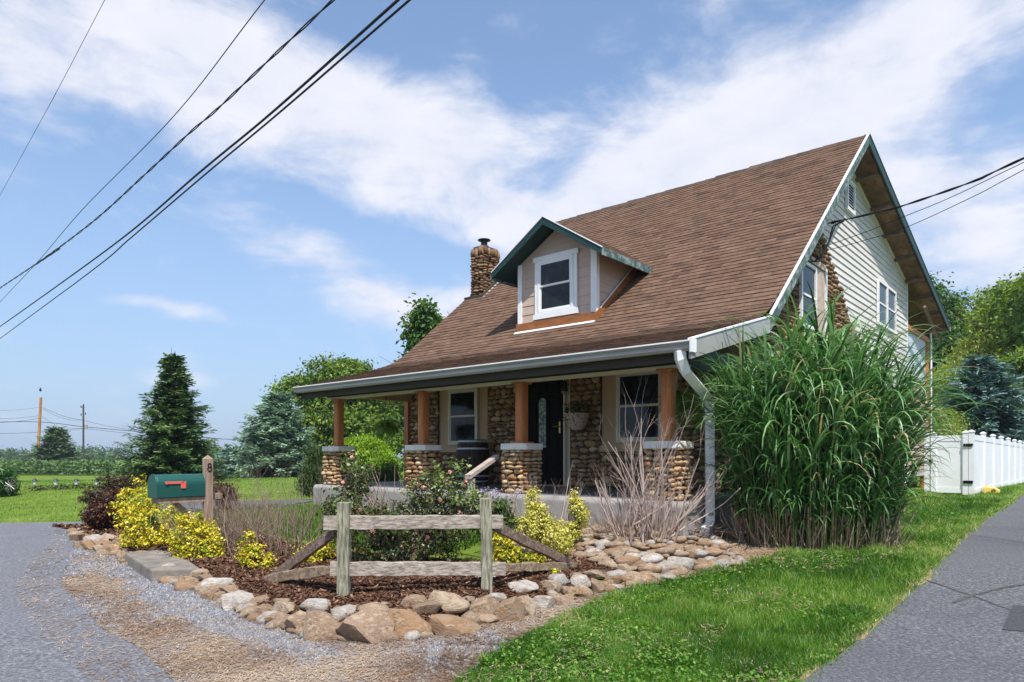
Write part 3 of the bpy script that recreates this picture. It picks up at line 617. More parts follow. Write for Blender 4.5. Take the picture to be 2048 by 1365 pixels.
# shingles: every tab its own piece
def lerp(p, q, t): return (p[0] + (q[0] - p[0]) * t, p[1] + (q[1] - p[1]) * t)
sh_me = MB(); sh_me.box(-.5, .5, 0, 1, 0, 1)
tabs = []   # (s0, s1, c0, z0, c1, z1, lift)
def run_len(p, q): return math.dist(p, q)
r = random.Random(5)
path = [(7.74, 2.80), (8.7, 3.06), (9.6, 3.31), (10.15, 3.50), (10.5, 3.70), (10.8, 3.93)] ; path += [R_]
seglen = [math.dist(path[i], path[i + 1]) for i in range(len(path) - 1)]; TL = sum(seglen)
def at(d):
    for i, l in enumerate(seglen):
        if d <= l or i == len(seglen) - 1: return lerp(path[i], path[i + 1], d / l)
        d -= l
d = 0; row = 0; EXP = .142; TW = .325
dormer_s = (-9.20, -7.31)
while d < TL - .02:
    p0 = at(d); p1 = at(min(d + EXP * 1.35, TL)); x = SL - TW * (.5 if row % 2 else 0) - r.uniform(0, .05)
    while x < SR:
        x0, x1 = max(x, SL), min(x + TW - .006, SR)
        mid = (x0 + x1) / 2; cc_ = p0[0]
        hide = False
        if 10.9 < cc_ < 12.3 and dormer_s[0] < mid < dormer_s[1]: hide = True
        if 12.75 < cc_ < 13.4 and mid < -12.1: hide = True
        if x1 - x0 > .04 and not hide: tabs.append((x0, x1, p0, p1, r.uniform(0, .004)))
        x += TW
    d += EXP; row += 1
def tab_geo(t):
    x0, x1, p0, p1, lf = t
    dx, dz = p1[0] - p0[0], p1[1] - p0[1]; L_ = math.hypot(dx, dz); nx, nz = -dz / L_, dx / L_
    a, b = .017 + lf * 1.6, .004
    def q(p, k): return (p[0] + nx * k, p[1] + nz * k)
    lo0, lo1, hi0, hi1 = q(p0, .001), q(p0, a), q(p1, .001), q(p1, b)
    return [(x0, *lo0), (x1, *lo0), (x0, *hi0), (x1, *hi0), (x0, *lo1), (x1, *lo1), (x0, *hi1), (x1, *hi1)]
TF = [(0, 1, 5, 4), (0, 4, 6, 2), (1, 3, 7, 5), (4, 5, 7, 6)]
def campx(s, c, z=2.):
    x, y = xy_of(s, c); return y
tabs.sort(key=lambda t: campx((t[0] + t[1]) / 2, t[2][0]) + (50 if (t[1] - t[0]) < .3 else 0))
shn = 0
for t in tabs[:290]:
    V = tab_geo(t); obj('shingle', V, TF, M['shingle'], roof); shn += 1
far = MB(); rr = random.Random(8)
for t in tabs[290:]: far.add(tab_geo(t), TF, rr.random())
tag(far.ob('shingle_courses', M['shingle'], roof, rnd=True), kind='stuff')
rear = MB(); dist = math.dist(R_, D_); k = 0
while k < dist - .05:
    p0 = lerp(R_, D_, min(1, (k + .45) / dist)); p1 = lerp(R_, D_, k / dist); rear.add([(-v[0] + SL + SR, v[1], v[2]) for v in tab_geo((SL, SR, p0, p1, 0))], [f[::-1] for f in TF], rr.random()); k += .3
tag(rear.ob('rear_shingle_courses', M['shingle'], roof, rnd=True), kind='stuff')
cap = MB(); x = SL
while x < SR - .05:
    x1 = min(x + .30, SR); j = r.uniform(-.008, .012)
    cap.add([(x, 15.90, 8.15 + j), (x1, 15.90, 8.145 + j), (x1, 16.06, 8.295 + j), (x, 16.06, 8.305 + j), (x, 16.26, 8.22 + j), (x1, 16.26, 8.215 + j)], [(0, 1, 2, 3), (3, 2, 5, 4)], r.random()); x += .28
cap.ob('ridge_cap', M['shingle_cap'], roof, rnd=True)
# barge boards, both gables
def barge(s0, s1, p, q, w, t0, m, name='barge_board'):
    (c0, z0), (c1, z1) = p, q; dx, dz = c1 - c0, z1 - z0
    return MB().prism([(c0, z0 + t0), (c1, z1 + t0), (c1, z1 + t0 - w), (c0, z0 + t0 - w)], 0, s0, s1).ob(name, m, roof)
for s0, s1 in ((SR, SR + .035), (SL - .035, SL)):
    if s0 < -10:
        barge(s0, s1, (10.30, 3.46), (16.05, 8.262), .23, .012, M['greenpeel']); barge(s0, s1, (16.05, 8.262), (26.2, 5.62), .20, .012, M['green'])
        barge(s0, s1, (7.70, 2.79), (10.30, 3.46), .20, .010, M['fascia'], 'barge_metal'); continue
    barge(s0, s1, (10.30, 3.46), (16.05, 8.262), .23, .03, M['greenpeel'])
    barge(s0, s1, (16.05, 8.262), (26.2, 5.62), .20, .03, M['green'])
    barge(s0, s1, (7.70, 2.79), (10.30, 3.46), .24, .03, M['gutter'], 'barge_metal')
    barge(s0 - .004, s1 + .012, (7.68, 2.79), (10.32, 3.47), .024, .045, M['white'], 'drip_edge')
    barge(s0 - .004, s1 + .010, (10.31, 3.47), (16.05, 8.27), .016, .038, M['white'], 'drip_edge')
    barge(s0 - .004, s1 + .010, (16.05, 8.27), (26.25, 5.63), .03, .045, M['green'], 'drip_edge')
# lookouts under the gable overhang
for c0 in (12.2, 13.6, 15.2, 17.1, 18.4, 19.7, 21.0, 22.3, 23.5, 24.7, 25.8):
    z0 = zroof(c0) - T
    sl = (zroof(c0 + .1) - zroof(c0)) / .1
    MB().prism([(c0, z0), (c0 + .09, z0 + sl * .09), (c0 + .09, z0 + sl * .09 - .10), (c0, z0 - .10)], 0, GW + .02, SR - .03).ob('lookout', M['brace'], roof)
# panel joints of the soffit and rear porch rafters
for s in (-5.4, -6.4, -7.4):
    MB().prism([(22.8, zroof(22.8) - T), (26.1, zroof(26.1) - T), (26.1, zroof(26.1) - T - .12), (22.8, zroof(22.8) - T - .12)], 0, s, s + .05).ob('rafter', M['brace'], roof)
MB().tube([(GW + .45, 22.7, 5.7), (GW + .4, 25.3, 5.0)], .05, 4).ob('knee_brace', M['brace'], roof)
MB().box(SL, SR + .04, 26.18, 26.32, 5.47, 5.60).ob('gutter', M['gutter'], roof)
# front eave: gutter, fascia, beam
gut = MB(); gprof = [(7.80, 2.80), (7.80, 2.69), (7.715, 2.685), (7.69, 2.72), (7.70, 2.755), (7.67, 2.79), (7.67, 2.805), (7.69, 2.805)]
gut.prism(gprof[::-1], 0, SL - .05, SR + .03)
gutter = gut.ob('gutter', M['gutter'], house)
MB().box(SL - .051, SR + .031, 7.664, 7.682, 2.795, 2.812).ob('gutter_lip', M['white'], gutter)
MB().box(SR + .03, SR + .055, 7.66, 7.80, 2.66, 2.83).ob('gutter_end', M['white'], gutter)
MB().box(SL, SR - .02, 7.83, 7.87, 2.575, 2.78).ob('fascia', M['fascia'], house, bevel=.003)
MB().prism([(7.87, 2.62), (8.36, 2.66), (8.36, 2.68), (7.87, 2.64)], 0, SL + .03, SR - .04).ob('soffit', M['fascia'], house)  # dark colour paints in the shadow gap under the eave
MB().box(-12.42, -4.22, 8.37, 8.55, 2.62, 2.86).ob('beam', M['fascia'], house)  # beam face coloured dark to carry the same eave shadow
MB().box(-12.42, -4.22, 8.355, 8.565, 2.585, 2.62).ob('beam_trim', M['cream'], house)
MB().box(-12.40, -12.24, 8.57, FW, 2.66, 2.86).ob('side_beam', M['tan'], house)
MB().box(-4.40, -4.24, 8.57, FW + 2.4, 2.60, 2.92).ob('side_beam', M['green'], house)
MB().box(-12.2, -4.4, 8.57, FW, 2.95, 2.97).ob('porch_ceiling', M['tan'], house)
# porch slab, floor, steps
sb = MB(); sb.prism([(8.10, .0), (8.10, .74), (8.14, .795), (10.60, .795), (10.60, .0)], 0, -12.55, -4.08); slab = sb.ob('porch_slab', M['concrete'], house, bevel=.02)
MB().box(-12.45, -4.2, 8.32, 10.61, .797, .806).ob('porch_floor', M['floor'], house)
for i, (c0, c1, z1) in enumerate(((7.72, 8.09, .66), (7.36, 7.72, .50))): MB().box(-8.9, -7.55, c0, c1, .1, z1).ob('step', M['concrete'], house, bevel=.01)
hr = MB(); hr.prism([(8.30, 1.42), (7.62, 1.10), (7.62, 1.03), (8.30, 1.35)], 0, -7.58, -7.46); hr.ob('handrail', M['railwood'], house, bevel=.004)
MB().box(-7.56, -7.48, 7.66, 7.75, .50, 1.045).ob('handrail_post', M['railwood'], house, bevel=.003)
# piers with cap stone and cedar post
PIER = [(-12.14, 4), (-9.49, 3), (-7.12, 2), (-4.50, 1)]
for px, k in PIER:
    r = random.Random(k); h2 = .185
    core = MB().box(px - h2, px + h2, 8.46 - h2, 8.46 + h2, .78, 1.50).ob('pier', M['mortar'], house)
    proto = PS
    a, b = px - .215, 8.46 - .215
    face(core, (a, b, .80), (1, 0, 0), (0, -1, 0), .43, .71, (.10, .22), (.05, .092), r, proto, .13, prom=2 if k < 4 else 1.4)
    face(core, (px + .215, b, .80), (0, 1, 0), (1, 0, 0), .43, .71, (.10, .22), (.05, .092), r, proto, .13, prom=2 if k < 4 else 1.2)
    face(core, (a, b, .80), (0, 1, 0), (-1, 0, 0), .43, .71, (.11, .22), (.06, .10), r, proto, .13, prom=.01)
    face(core, (a, 8.46 + .215, .80), (1, 0, 0), (0, 1, 0), .43, .71, (.11, .22), (.06, .10), r, proto, .13, prom=.01)
    q = .275; t = .07
    cp = [(px - q, 8.46 - q + t), (px - q + t, 8.46 - q), (px + q - t, 8.46 - q), (px + q, 8.46 - q + t), (px + q, 8.46 + q - t), (px + q - t, 8.46 + q), (px - q + t, 8.46 + q), (px - q, 8.46 + q - t)]
    MB().prism(cp, 2, 1.495, 1.595).ob('cap_stone', M['capstone'], house, bevel=.008)
    post = MB(); w = .075
    post.box(px - w, px + w, 8.46 - w, 8.46 + w, 1.625, 2.56)
    post.box(px - .055, px + .055, 8.46 - w - .008, 8.46 + w + .008, 1.66, 2.52); post.box(px - w - .008, px + w + .008, 8.46 - .055, 8.46 + .055, 1.66, 2.52)
    po = post.ob('post', M['cedar'], house, bevel=.004)
    MB().box(px - .14, px + .14, 8.46 - .14, 8.46 + .14, 1.597, 1.625).ob('post_base', M['cedar'], po, bevel=.004)
    MB().box(px - .12, px + .12, 8.46 - .12, 8.46 + .12, 2.555, 2.583).ob('post_top', M['cedar'], po, bevel=.004)
# stone columns and lower wall on the front
r = random.Random(31)
WR, HR = (.09, .24), (.06, .15)
def colm(s0, s1, z0, z1, prom=1.0, dep=.14):
    face(front, (s0, FW - .03, z0), (1, 0, 0), (0, -1, 0), s1 - s0, z1 - z0, WR, HR, r, WS, dep, prom=prom)
colm(-12.3, -11.37, .82, 2.95); colm(-9.84, -9.02, .82, 2.95); colm(-7.68, -7.00, .82, 2.95, 1.3); colm(-5.44, -4.42, .82, 2.95)
colm(-11.37, -9.84, .82, 1.46, .9); colm(-7.0, -5.44, .82, 1.46, .7)
for s0, s1, z1 in ((-12.3, -11.37, 2.95), (-9.84, -9.02, 2.95), (-7.68, -7.0, 2.95), (-5.44, -4.42, 2.95), (-11.37, -9.84, 1.47), (-7.0, -5.44, 1.47)): MB().box(s0, s1, FW - .05, FW - .002, .81, z1).ob('mortar_bed', M['mortar'], front)
MB().box(-11.36, -9.85, FW - .10, FW - .003, 1.475, 1.585).ob('sill_board', M['tan'], front, bevel=.004)
MB().box(-6.99, -5.45, FW - .10, FW - .003, 1.475, 1.585).ob('sill_board', M['tan'], front, bevel=.004)
MB().box(-12.44, -12.30, FW - .14, FW + .1, .80, 2.9).ob('corner_post', M['cedar'], house)

def window(s0, s1, z0, z1, y, m, fw=.05, casing=None, hornm=None):
    """double hung window in a front-facing wall: frame, two sashes, two panes"""
    w = MB(); w.box(s0, s0 + fw, y - .05, y, z0, z1); w.box(s1 - fw, s1, y - .05, y, z0, z1); w.box(s0 + fw, s1 - fw, y - .05, y, z1 - fw, z1); w.box(s0 + fw, s1 - fw, y - .05, y, z0, z0 + fw)
    win = w.ob('window', m, house, bevel=.003)
    if casing:
        cs = MB(); c = casing
        cs.box(s0 - c, s0, y - .035, y, z0 - c, z1); cs.box(s1, s1 + c, y - .035, y, z0 - c, z1); cs.box(s0 - c - .035, s1 + c + .035, y - .05, y, z1 + .001, z1 + c + .01); cs.box(s0 - c - .03, s1 + c + .03, y - .055, y, z0 - c * 1.3, z0 - .001)
        cs.ob('casing', hornm or m, win, bevel=.003)
    zm = (z0 + z1) / 2; f = .035
    for (a, b, yy) in ((zm, z1 - fw, y - .03), (z0 + fw, zm + .03, y - .015)):
        q = MB(); A, B = s0 + fw, s1 - fw
        q.box(A, A + f, yy - .02, yy, a, b); q.box(B - f, B, yy - .02, yy, a, b); q.box(A + f, B - f, yy - .02, yy, b - f, b); q.box(A + f, B - f, yy - .02, yy, a, a + f)
        q.ob('sash', m, win)
        MB().box(A + f, B - f, yy - .008, yy - .004, a + f, b - f).ob('pane', M['glassdark'], win)
    return win
window(-11.03, -10.13, 1.64, 2.86, FW - .02, M['cream'])
window(-6.66, -5.72, 1.64, 2.90, FW - .02, M['cream'])
# front door
dr = MB(); dr.box(-8.97, -8.90, FW - .03, FW + .14, .84, 2.98); dr.box(-7.93, -7.86, FW - .03, FW + .14, .84, 2.98); dr.box(-8.9, -7.93, FW - .03, FW + .14, 2.93, 2.98); dr.box(-8.9, -7.93, FW - .05, FW + .14, .84, .90)
door = dr.ob('door', M['black'], house, bevel=.003)
leaf = MB(); leaf.box(-8.90, -7.93, FW + .03, FW + .075, .905, 2.93).ob('door_leaf', M['black'], door, bevel=.003)
pn = MB()
for a, b, c, d_ in ((-8.80, -8.50, 1.02, 1.42), (-8.33, -8.03, 1.02, 1.42), (-8.80, -8.50, 2.62, 2.84), (-8.33, -8.03, 2.62, 2.84), (-8.80, -8.56, 1.52, 2.52), (-8.27, -8.03, 1.52, 2.52)):
    for e_ in ((a, b, c, c + .025), (a, b, d_ - .025, d_), (a, a + .025, c + .026, d_ - .026), (b - .025, b, c + .026, d_ - .026)): pn.box(e_[0], e_[1], FW + .012, FW + .03, e_[2], e_[3])
pn.ob('door_moulding', M['black'], door)
def oval(cx, z0, z1, hw, n=10): return [(cx - hw, z0), (cx + hw, z0)] + [(cx + hw * math.cos(t), z1 - hw + hw * math.sin(t)) for t in np.linspace(0, math.pi, n)]
mgl = nmat('leaded_glass', [(0, (.10, .16, .12)), (.45, (.22, .30, .25)), (.6, (.50, .60, .52)), (1, (.75, .82, .76))], scale=16, rough=.15, bump=.6, spec=.8, nrough=.8)
MB().prism(oval(-8.41, 1.56, 2.55, .09)[::-1], 1, FW + .012, FW + .028).ob('door_glass', mgl, door)
ld = MB(); ov = oval(-8.41, 1.56, 2.55, .095); ld.tube([(a, FW + .008, b) for a, b in ov + ov[:1]], .008, 4)
ld.tube([(-8.5, FW + .006, 2.03), (-8.32, FW + .006, 2.03)], .008, 4); ld.tube([(-8.41 + .05 * math.cos(t), FW + .006, 2.42 + .08 * math.sin(t)) for t in np.linspace(0, 6.3, 12)], .004, 4)
ld.tube([(-8.44, FW + .006, 1.6), (-8.44, FW + .006, 2.3), (-8.38, FW + .006, 2.3), (-8.38, FW + .006, 1.6)], .004, 4); ld.tube([(-8.41 + .03 * math.cos(t), FW + .006, 1.72 + .05 * math.sin(t)) for t in np.linspace(0, 6.3, 8)], .004, 4)
ld.ob('leading', M['blackmetal'], door)
hn = MB(); hn.box(-8.0, -7.965, FW + .005, FW + .03, 1.84, 2.06); hn.tube([(-7.98, FW - .0, 1.97), (-7.98, FW - .05, 1.97), (-8.09, FW - .055, 1.965)], .012, 6); hn.ob('door_handle', M['brass'], door)
MB().box(-7.855, -7.82, FW - .045, FW - .002, .82, 2.95).ob('door_trim', M['cream'], house); MB().box(-7.715, -7.69, FW - .06, FW - .002, .82, 2.95).ob('door_trim', M['cream'], house)
MB().box(-7.815, -7.765, FW - .03, FW - .004, 2.18, 2.32).ob('doorbell', M['black'], house, bevel=.004)
li = MB(); li.tube([(-7.77, FW, 2.86), (-7.77, FW - .12, 2.88), (-7.77, FW - .12, 2.80)], .012, 6); li.lathe([(.045, 0), (.06, .02), (.05, .12), (.09, .14), (.02, .20)], -7.77, FW - .12, 12, 2.62); wl = li.ob('wall_light', M['blackmetal'], house, smooth=False)
MB().lathe([(.03, 0), (.055, .02), (.06, .05)], -7.77, FW - .12, 12, 2.575).ob('lamp_glass', M['gutter'], wl)

# ------------------------------------------------------------------ dormer
dor = MB(); DY = 10.84; dl, drr = -9.21, -7.30
pk = 5.98; dor.prism([(dl, 3.86), (drr, 3.86), (drr, 5.36), (-8.255, 5.92), (dl, 5.36)], 1, DY + .03, DY + .12)
def zr(c): return 3.52 + .836 * (c - 10.38)
for s_ in (dl, drr - .06): dor.prism([(DY + .12, zr(DY + .12) - .1), (12.6, zr(12.6) - .1), (12.6, 5.34), (DY + .12, 5.34)], 0, s_, s_ + .06)
dormer = dor.ob('dormer', M['dormer'], house)
def clip_poly(poly, a, b, c):      # keep a*x+b*y >= c
    out = []
    for i in range(len(poly)):
        p, q = poly[i - 1], poly[i]; dp, dq = a * p[0] + b * p[1] - c, a * q[0] + b * q[1] - c
        if (dp >= 0) != (dq >= 0): t = dp / (dp - dq); out.append((p[0] + (q[0] - p[0]) * t, p[1] + (q[1] - p[1]) * t))
        if dq >= 0: out.append(q)
    return out
def boards(poly, ex, place, parent, m, name, proud=.014, gap=0):
    """lapped boards clipped to a polygon (x, z); place(x, z, d) -> point, d = distance in front of the wall"""
    zs = [p[1] for p in poly]; z = min(zs); n = 0
    while z < max(zs) - .01:
        pc = clip_poly(clip_poly(poly, 0, 1, z), 0, -1, -(z + ex + .01)); 
        if len(pc) >= 3:
            V = []; k = len(pc)
            for x_, z_ in pc: t = min(1, (z_ - z) / ex); V.append(place(x_, z_, proud * (1 - t) + .003))
            for x_, z_ in pc: V.append(place(x_, z_, 0.0005))
            F_ = [list(range(k)), list(range(k, 2 * k))[::-1]] + [(i, i + k, (i + 1) % k + k, (i + 1) % k) for i in range(k)]
            obj(name, V, F_, m, parent); n += 1
        z += ex
    return n
boards([(dl + .09, 4.12), (drr - .09, 4.12), (drr - .09, 5.33), (-8.255, 5.90), (dl + .09, 5.33)], .185, lambda x_, z_, d_: (x_, DY + .03 - d_, z_), dormer, M['dormer'], 'board', .010)
boards([(DY + .06, zr(DY + .06) + .04), (12.60, zr(12.60)), (12.60, 5.33), (DY + .06, 5.33)], .185, lambda x_, z_, d_: (drr + d_, x_, z_), dormer, M['dormer'], 'board', .010)
boards([(DY + .06, zr(DY + .06) + .04), (12.60, zr(12.60)), (12.60, 5.33), (DY + .06, 5.33)], .185, lambda x_, z_, d_: (dl - d_, x_, z_), dormer, M['dormer'], 'board', .010)
for s0, s1 in ((dl - .02, dl + .085), (drr - .10, drr + .02)): MB().box(s0, s1, DY - .005, DY + .03, 4.13, 5.36).ob('corner_board', M['white'], dormer, bevel=.003)
MB().box(drr + .018, drr + .04, DY - .006, DY + .09, 4.06, 5.35).ob('corner_board', M['white'], dormer)
window(-8.675, -7.795, 4.27, 5.33, DY + .012, M['white'], .05, .085)
MB().box(dl - .03, drr + .02, DY - .045, DY + .02, 3.85, 4.13).ob('skirt_flashing', M['rust'], dormer)
MB().prism([(DY - .045, zr(DY) - .0), (12.22, zr(12.22)), (12.22, zr(12.22) + .25), (DY - .045, zr(DY) + .21)], 0, drr + .021, drr + .055).ob('skirt_flashing', M['rust'], dormer)
MB().prism([(DY + .1, zr(DY + .1) + .222), (12.25, zr(12.25) + .25), (12.25, zr(12.25) + .272), (DY + .1, zr(DY + .1) + .25)], 0, drr + .041, drr + .06).ob('drip_edge', M['white'], dormer)
MB().prism([(DY - .095, 3.918), (DY - .046, 3.955), (DY - .046, 3.967), (DY - .095, 3.93)], 0, dl - .05, drr + .03).ob('sill_flashing', M['white'], dormer)
# dormer roof
ew = 1.36; pz, ez = 6.03, 5.17; cf = 10.48
for sg in (-1, 1):
    s0, s1 = -8.255, -8.255 + sg * ew
    def cback(z): return (z - 3.52) / .836 + 10.38
    V = [(s0, cf, pz), (s1, cf, ez), (s1, cback(ez), ez), (s0, cback(pz), pz)]; V += [(a, b, c - .07) for a, b, c in V]
    F_ = [(0, 1, 2, 3), (7, 6, 5, 4), (0, 4, 5, 1), (1, 5, 6, 2), (2, 6, 7, 3), (3, 7, 4, 0)]
    if sg < 0: F_ = [f[::-1] for f in F_]
    dr_ = obj('dormer_roof', V, F_, M['green'], dormer)
    # its shingles
    L_ = math.hypot(ew, pz - ez); n = int(L_ / .142); sm = MB()
    for i in range(n + 1):
        t0, t1 = i / (n + .3), min(1, (i + 1.3) / (n + .3)); xa, za = s1 + (s0 - s1) * t0, ez + (pz - ez) * t0; xb, zb = s1 + (s0 - s1) * t1, ez + (pz - ez) * t1
        y_ = cf - .02 - (.16 if i % 2 else 0); lim = cback(za)
        while y_ < lim:
            y0, y1 = max(y_, cf - .02), min(y_ + .32, lim - .01)
            if y1 > y0: sm.add([(xa + sg * .0, y0, za + .022), (xa, y1, za + .022), (xb, y1, zb + .006), (xb, y0, zb + .006), (xa, y0, za), (xa, y1, za)], [(0, 1, 2, 3) if sg > 0 else (3, 2, 1, 0), (4, 5, 1, 0) if sg > 0 else (0, 1, 5, 4)], rr.random())
            y_ += .325
    tag(sm.ob('dormer_shingles', M['shingle'], dormer, rnd=True), kind='stuff')
    w = .135
    MB().prism([(s0, pz + .025), (s1, ez + .025), (s1, ez + .025 - w * .9), (s0, pz + .025 - w * 1.1)] if sg > 0 else [(s1, ez + .025), (s0, pz + .025), (s0, pz + .025 - w * 1.1), (s1, ez + .025 - w * .9)], 1, cf - .035, cf).ob('barge_board', M['green'], dormer)
    MB().prism([(s0, pz + .045), (s1, ez + .045), (s1, ez + .025), (s0, pz + .025)] if sg > 0 else [(s1, ez + .045), (s0, pz + .045), (s0, pz + .025), (s1, ez + .025)], 1, cf - .05, cf).ob('drip_edge', M['white'], dormer)
    MB().box(min(s1, s1 + sg * .03), max(s1, s1 + sg * .03), cf - .03, cback(ez) - .02, ez - .12, ez + .02).ob('eave_board', M['greenpeel'], dormer)

# ------------------------------------------------------------------ chimney
ch = MB(); ch.box(-12.44, -12.09, 12.82, 13.38, 5.0, 6.84); chim = ch.ob('chimney', M['mortar'], house)
r = random.Random(77)
for o_, u_, n_, W_ in (((-12.48, 12.79, 5.42), (1, 0, 0), (0, -1, 0), .42), ((-12.06, 12.79, 5.42), (0, 1, 0), (1, 0, 0), .62), ((-12.48, 12.79, 5.42), (0, 1, 0), (-1, 0, 0), .62), ((-12.48, 13.41, 5.42), (1, 0, 0), (0, 1, 0), .42)):
    vis = 1.2 if n_[1] < 0 or n_[0] > 0 else .01
    ins = (lambda x_, z_: True) if n_[0] <= 0 else (lambda x_, z_: z_ + 5.42 > zr(12.72 + x_) + .03)
    face(chim, o_, u_, n_, W_, 1.16, (.11, .24), (.045, .09), r, DS, .13, inside=ins, prom=vis)
    face(chim, (o_[0], o_[1], 6.58), u_, n_, W_, .27, (.07, .14), (.20, .28), r, DS, .13, prom=vis)
fl = MB(); fl.prism([(12.62, zr(12.62) + .02), (13.6, zr(13.6) + .02), (13.6, zr(13.6) + .14), (12.62, zr(12.62) + .10)], 0, -11.99, -11.92); fl.box(-12.56, -11.92, 12.60, 12.66, zr(12.6) - .02, zr(12.6) + .13)
fl.ob('flashing', M['fascia'], chim)
MB().prism([(12.60, zr(12.6) + .016), (13.62, zr(13.62) + .016), (13.62, zr(13.62) + .05), (12.60, zr(12.6) + .05)], 0, -11.915, -11.85).ob('flashing_edge', M['white'], chim)
MB().lathe([(.13, 0), (.12, .04), (.085, .05), (.085, .16), (.17, .19), (.17, .205), (.05, .22)], -12.27, 13.05, 14, 6.85).ob('flue_cap', M['blackmetal'], chim)

# ------------------------------------------------------------------ gable wall
def gpl(x_, z_, d_): return (GW + d_, x_, z_)
sid = [(14.3, 6.11), (14.3, 6.66), (16.05, 8.12), (22.58, 6.42), (22.58, .45), (22.4, .45)]
boards(sid, .148, gpl, gable, M['siding'], 'siding_board', .024)
MB().add([(GW + .002, 14.22, 6.16), (GW + .03, 14.22, 6.16), (GW + .03, 22.34, .47), (GW + .002, 22.34, .47), (GW + .002, 14.30, 6.16), (GW + .03, 14.30, 6.16), (GW + .03, 22.42, .47), (GW + .002, 22.42, .47)],
         [(0, 1, 2, 3), (7, 6, 5, 4), (0, 4, 5, 1), (1, 5, 6, 2), (2, 6, 7, 3), (3, 7, 4, 0)]).ob('siding_trim', M['cream'], gable)
def rake_trim(c0, c1, zo):
    return MB().prism([(c0, zroof(c0) - zo), (c1, zroof(c1) - zo), (c1, zroof(c1) - zo - .05), (c0, zroof(c0) - zo - .05)], 0, GW + .002, GW + .04).ob('rake_trim', M['cream'], gable)
rake_trim(16.05, 22.58, T + .002)
MB().box(GW - .1, GW + .03, 22.585, 22.68, .45, 6.40).ob('corner_board', M['white'], gable)
def inst(x_, z_):
    c, z = FW + .1 + x_, .5 + z_
    lim = 6.16 + (c - 14.22) * (.47 - 6.16) / (22.34 - 14.22)
    if z > zroof(c) - .22 or (c > 14.2 and z > lim - .03): return False
    if 13.12 < c < 14.72 and 3.75 < z < 5.30: return False
    return z > .6
r = random.Random(12)
face(gable, (GW + .03, FW + .1, .5), (0, 1, 0), (1, 0, 0), 11.3, 6.4, (.12, .28), (.06, .12), r, DS, .13, inside=inst, prom=.75)
MB().prism([(FW + .2, .45), (FW + .2, 3.4), (14.25, 6.40), (14.25, 6.12), (22.2, .45)], 0, GW + .001, GW + .02).ob('mortar_bed', M['mortar'], gable)
def side_window(c0, c1, z0, z1, m=M['white'], fw=.06):
    w = MB(); x0, x1 = GW + .03, GW + .085
    w.box(x0, x1, c0, c0 + fw, z0, z1); w.box(x0, x1, c1 - fw, c1, z0, z1); w.box(x0, x1, c0 + fw, c1 - fw, z1 - fw, z1); w.box(x0, x1, c0 + fw, c1 - fw, z0, z0 + fw)
    win = w.ob('window', m, gable)
    zm = (z0 + z1) / 2
    MB().box(x0, x1 - .015, c0 + fw, c1 - fw, zm - .02, zm + .02).ob('sash_bar', m, win)
    MB().box(x0, x0 + .02, c0 + fw, c1 - fw, z0 + fw, zm - .02).ob('pane', M['glassdark'], win); MB().box(x0, x0 + .02, c0 + fw, c1 - fw, zm + .02, z1 - fw).ob('pane', M['glassdark'], win)
side_window(19.02, 19.95, 4.72, 5.86); side_window(19.96, 20.95, 4.72, 5.86)
side_window(13.22, 14.12, 3.85, 5.10)
MB().box(GW + .005, GW + .065, 14.125, 14.66, 3.80, 5.12).ob('tan_panel', M['dormer'], gable); MB().box(GW + .005, GW + .10, 14.665, 14.73, 3.75, 5.20).ob('trim', M['white'], gable)
MB().box(GW + .005, GW + .09, 13.1, 14.66, 5.14, 5.26).ob('lintel', M['dormer'], gable)
lv = MB(); lv.box(GW + .025, GW + .09, 16.27, 16.33, 6.86, 7.56); lv.box(GW + .025, GW + .09, 16.80, 16.86, 6.86, 7.56); lv.box(GW + .025, GW + .09, 16.33, 16.80, 7.50, 7.56); lv.box(GW + .025, GW + .09, 16.33, 16.80, 6.86, 6.92)
vent = lv.ob('gable_vent', M['white'], gable); MB().box(GW + .02, GW + .044, 16.33, 16.80, 6.92, 7.50).ob('vent_back', M['black'], vent)
for i in range(9):
    z = 6.93 + i * .064; MB().prism([(GW + .045, z + .04), (GW + .085, z), (GW + .085, z + .012), (GW + .045, z + .052)], 1, 16.335, 16.795).ob('slat', M['white'], vent)
# rear porch, closed with a framed pale panel
MB().box(GW - .12, GW, 22.76, 25.8, .95, 3.62).ob('rear_porch_wall', M['dormer'], house)
boards([(22.78, .97), (25.78, .97), (25.78, 3.6), (22.78, 3.6)], .15, gpl, house, M['dormer'], 'rear_board', .018)
MB().box(GW - .08, GW - .04, 22.78, 25.7, 3.66, 5.12).ob('porch_panel', M['plexi'], house)
fr = MB(); fr.box(GW - .1, GW + .03, 22.76, 25.8, 5.12, 5.26); fr.box(GW - .1, GW + .03, 25.68, 25.82, .9, 5.12); fr.box(GW - .1, GW + .03, 22.76, 25.68, 3.62, 3.70); fr.ob('panel_frame', M['cedar'], house, bevel=.004)
MB().box(GW - .1, GW + .06, 22.7, 25.84, .78, .93).ob('deck_rim', M['siding'], house)
MB().box(GW - .1, GW - .0, 25.1, 25.2, .2, .78).ob('deck_post', M['cedar'], house); MB().box(GW - 4, GW - .3, 22.8, 25.8, .2, .8).ob('crawl_space_shade', M['black'], house)  # solid black block paints the shade of the open crawl space
MB().tube([(GW + .08, 25.86, 5.42), (GW + .08, 25.9, 5.2), (GW + .08, 25.9, .5)], .035, 4).ob('rear_downspout', M['white'], house)
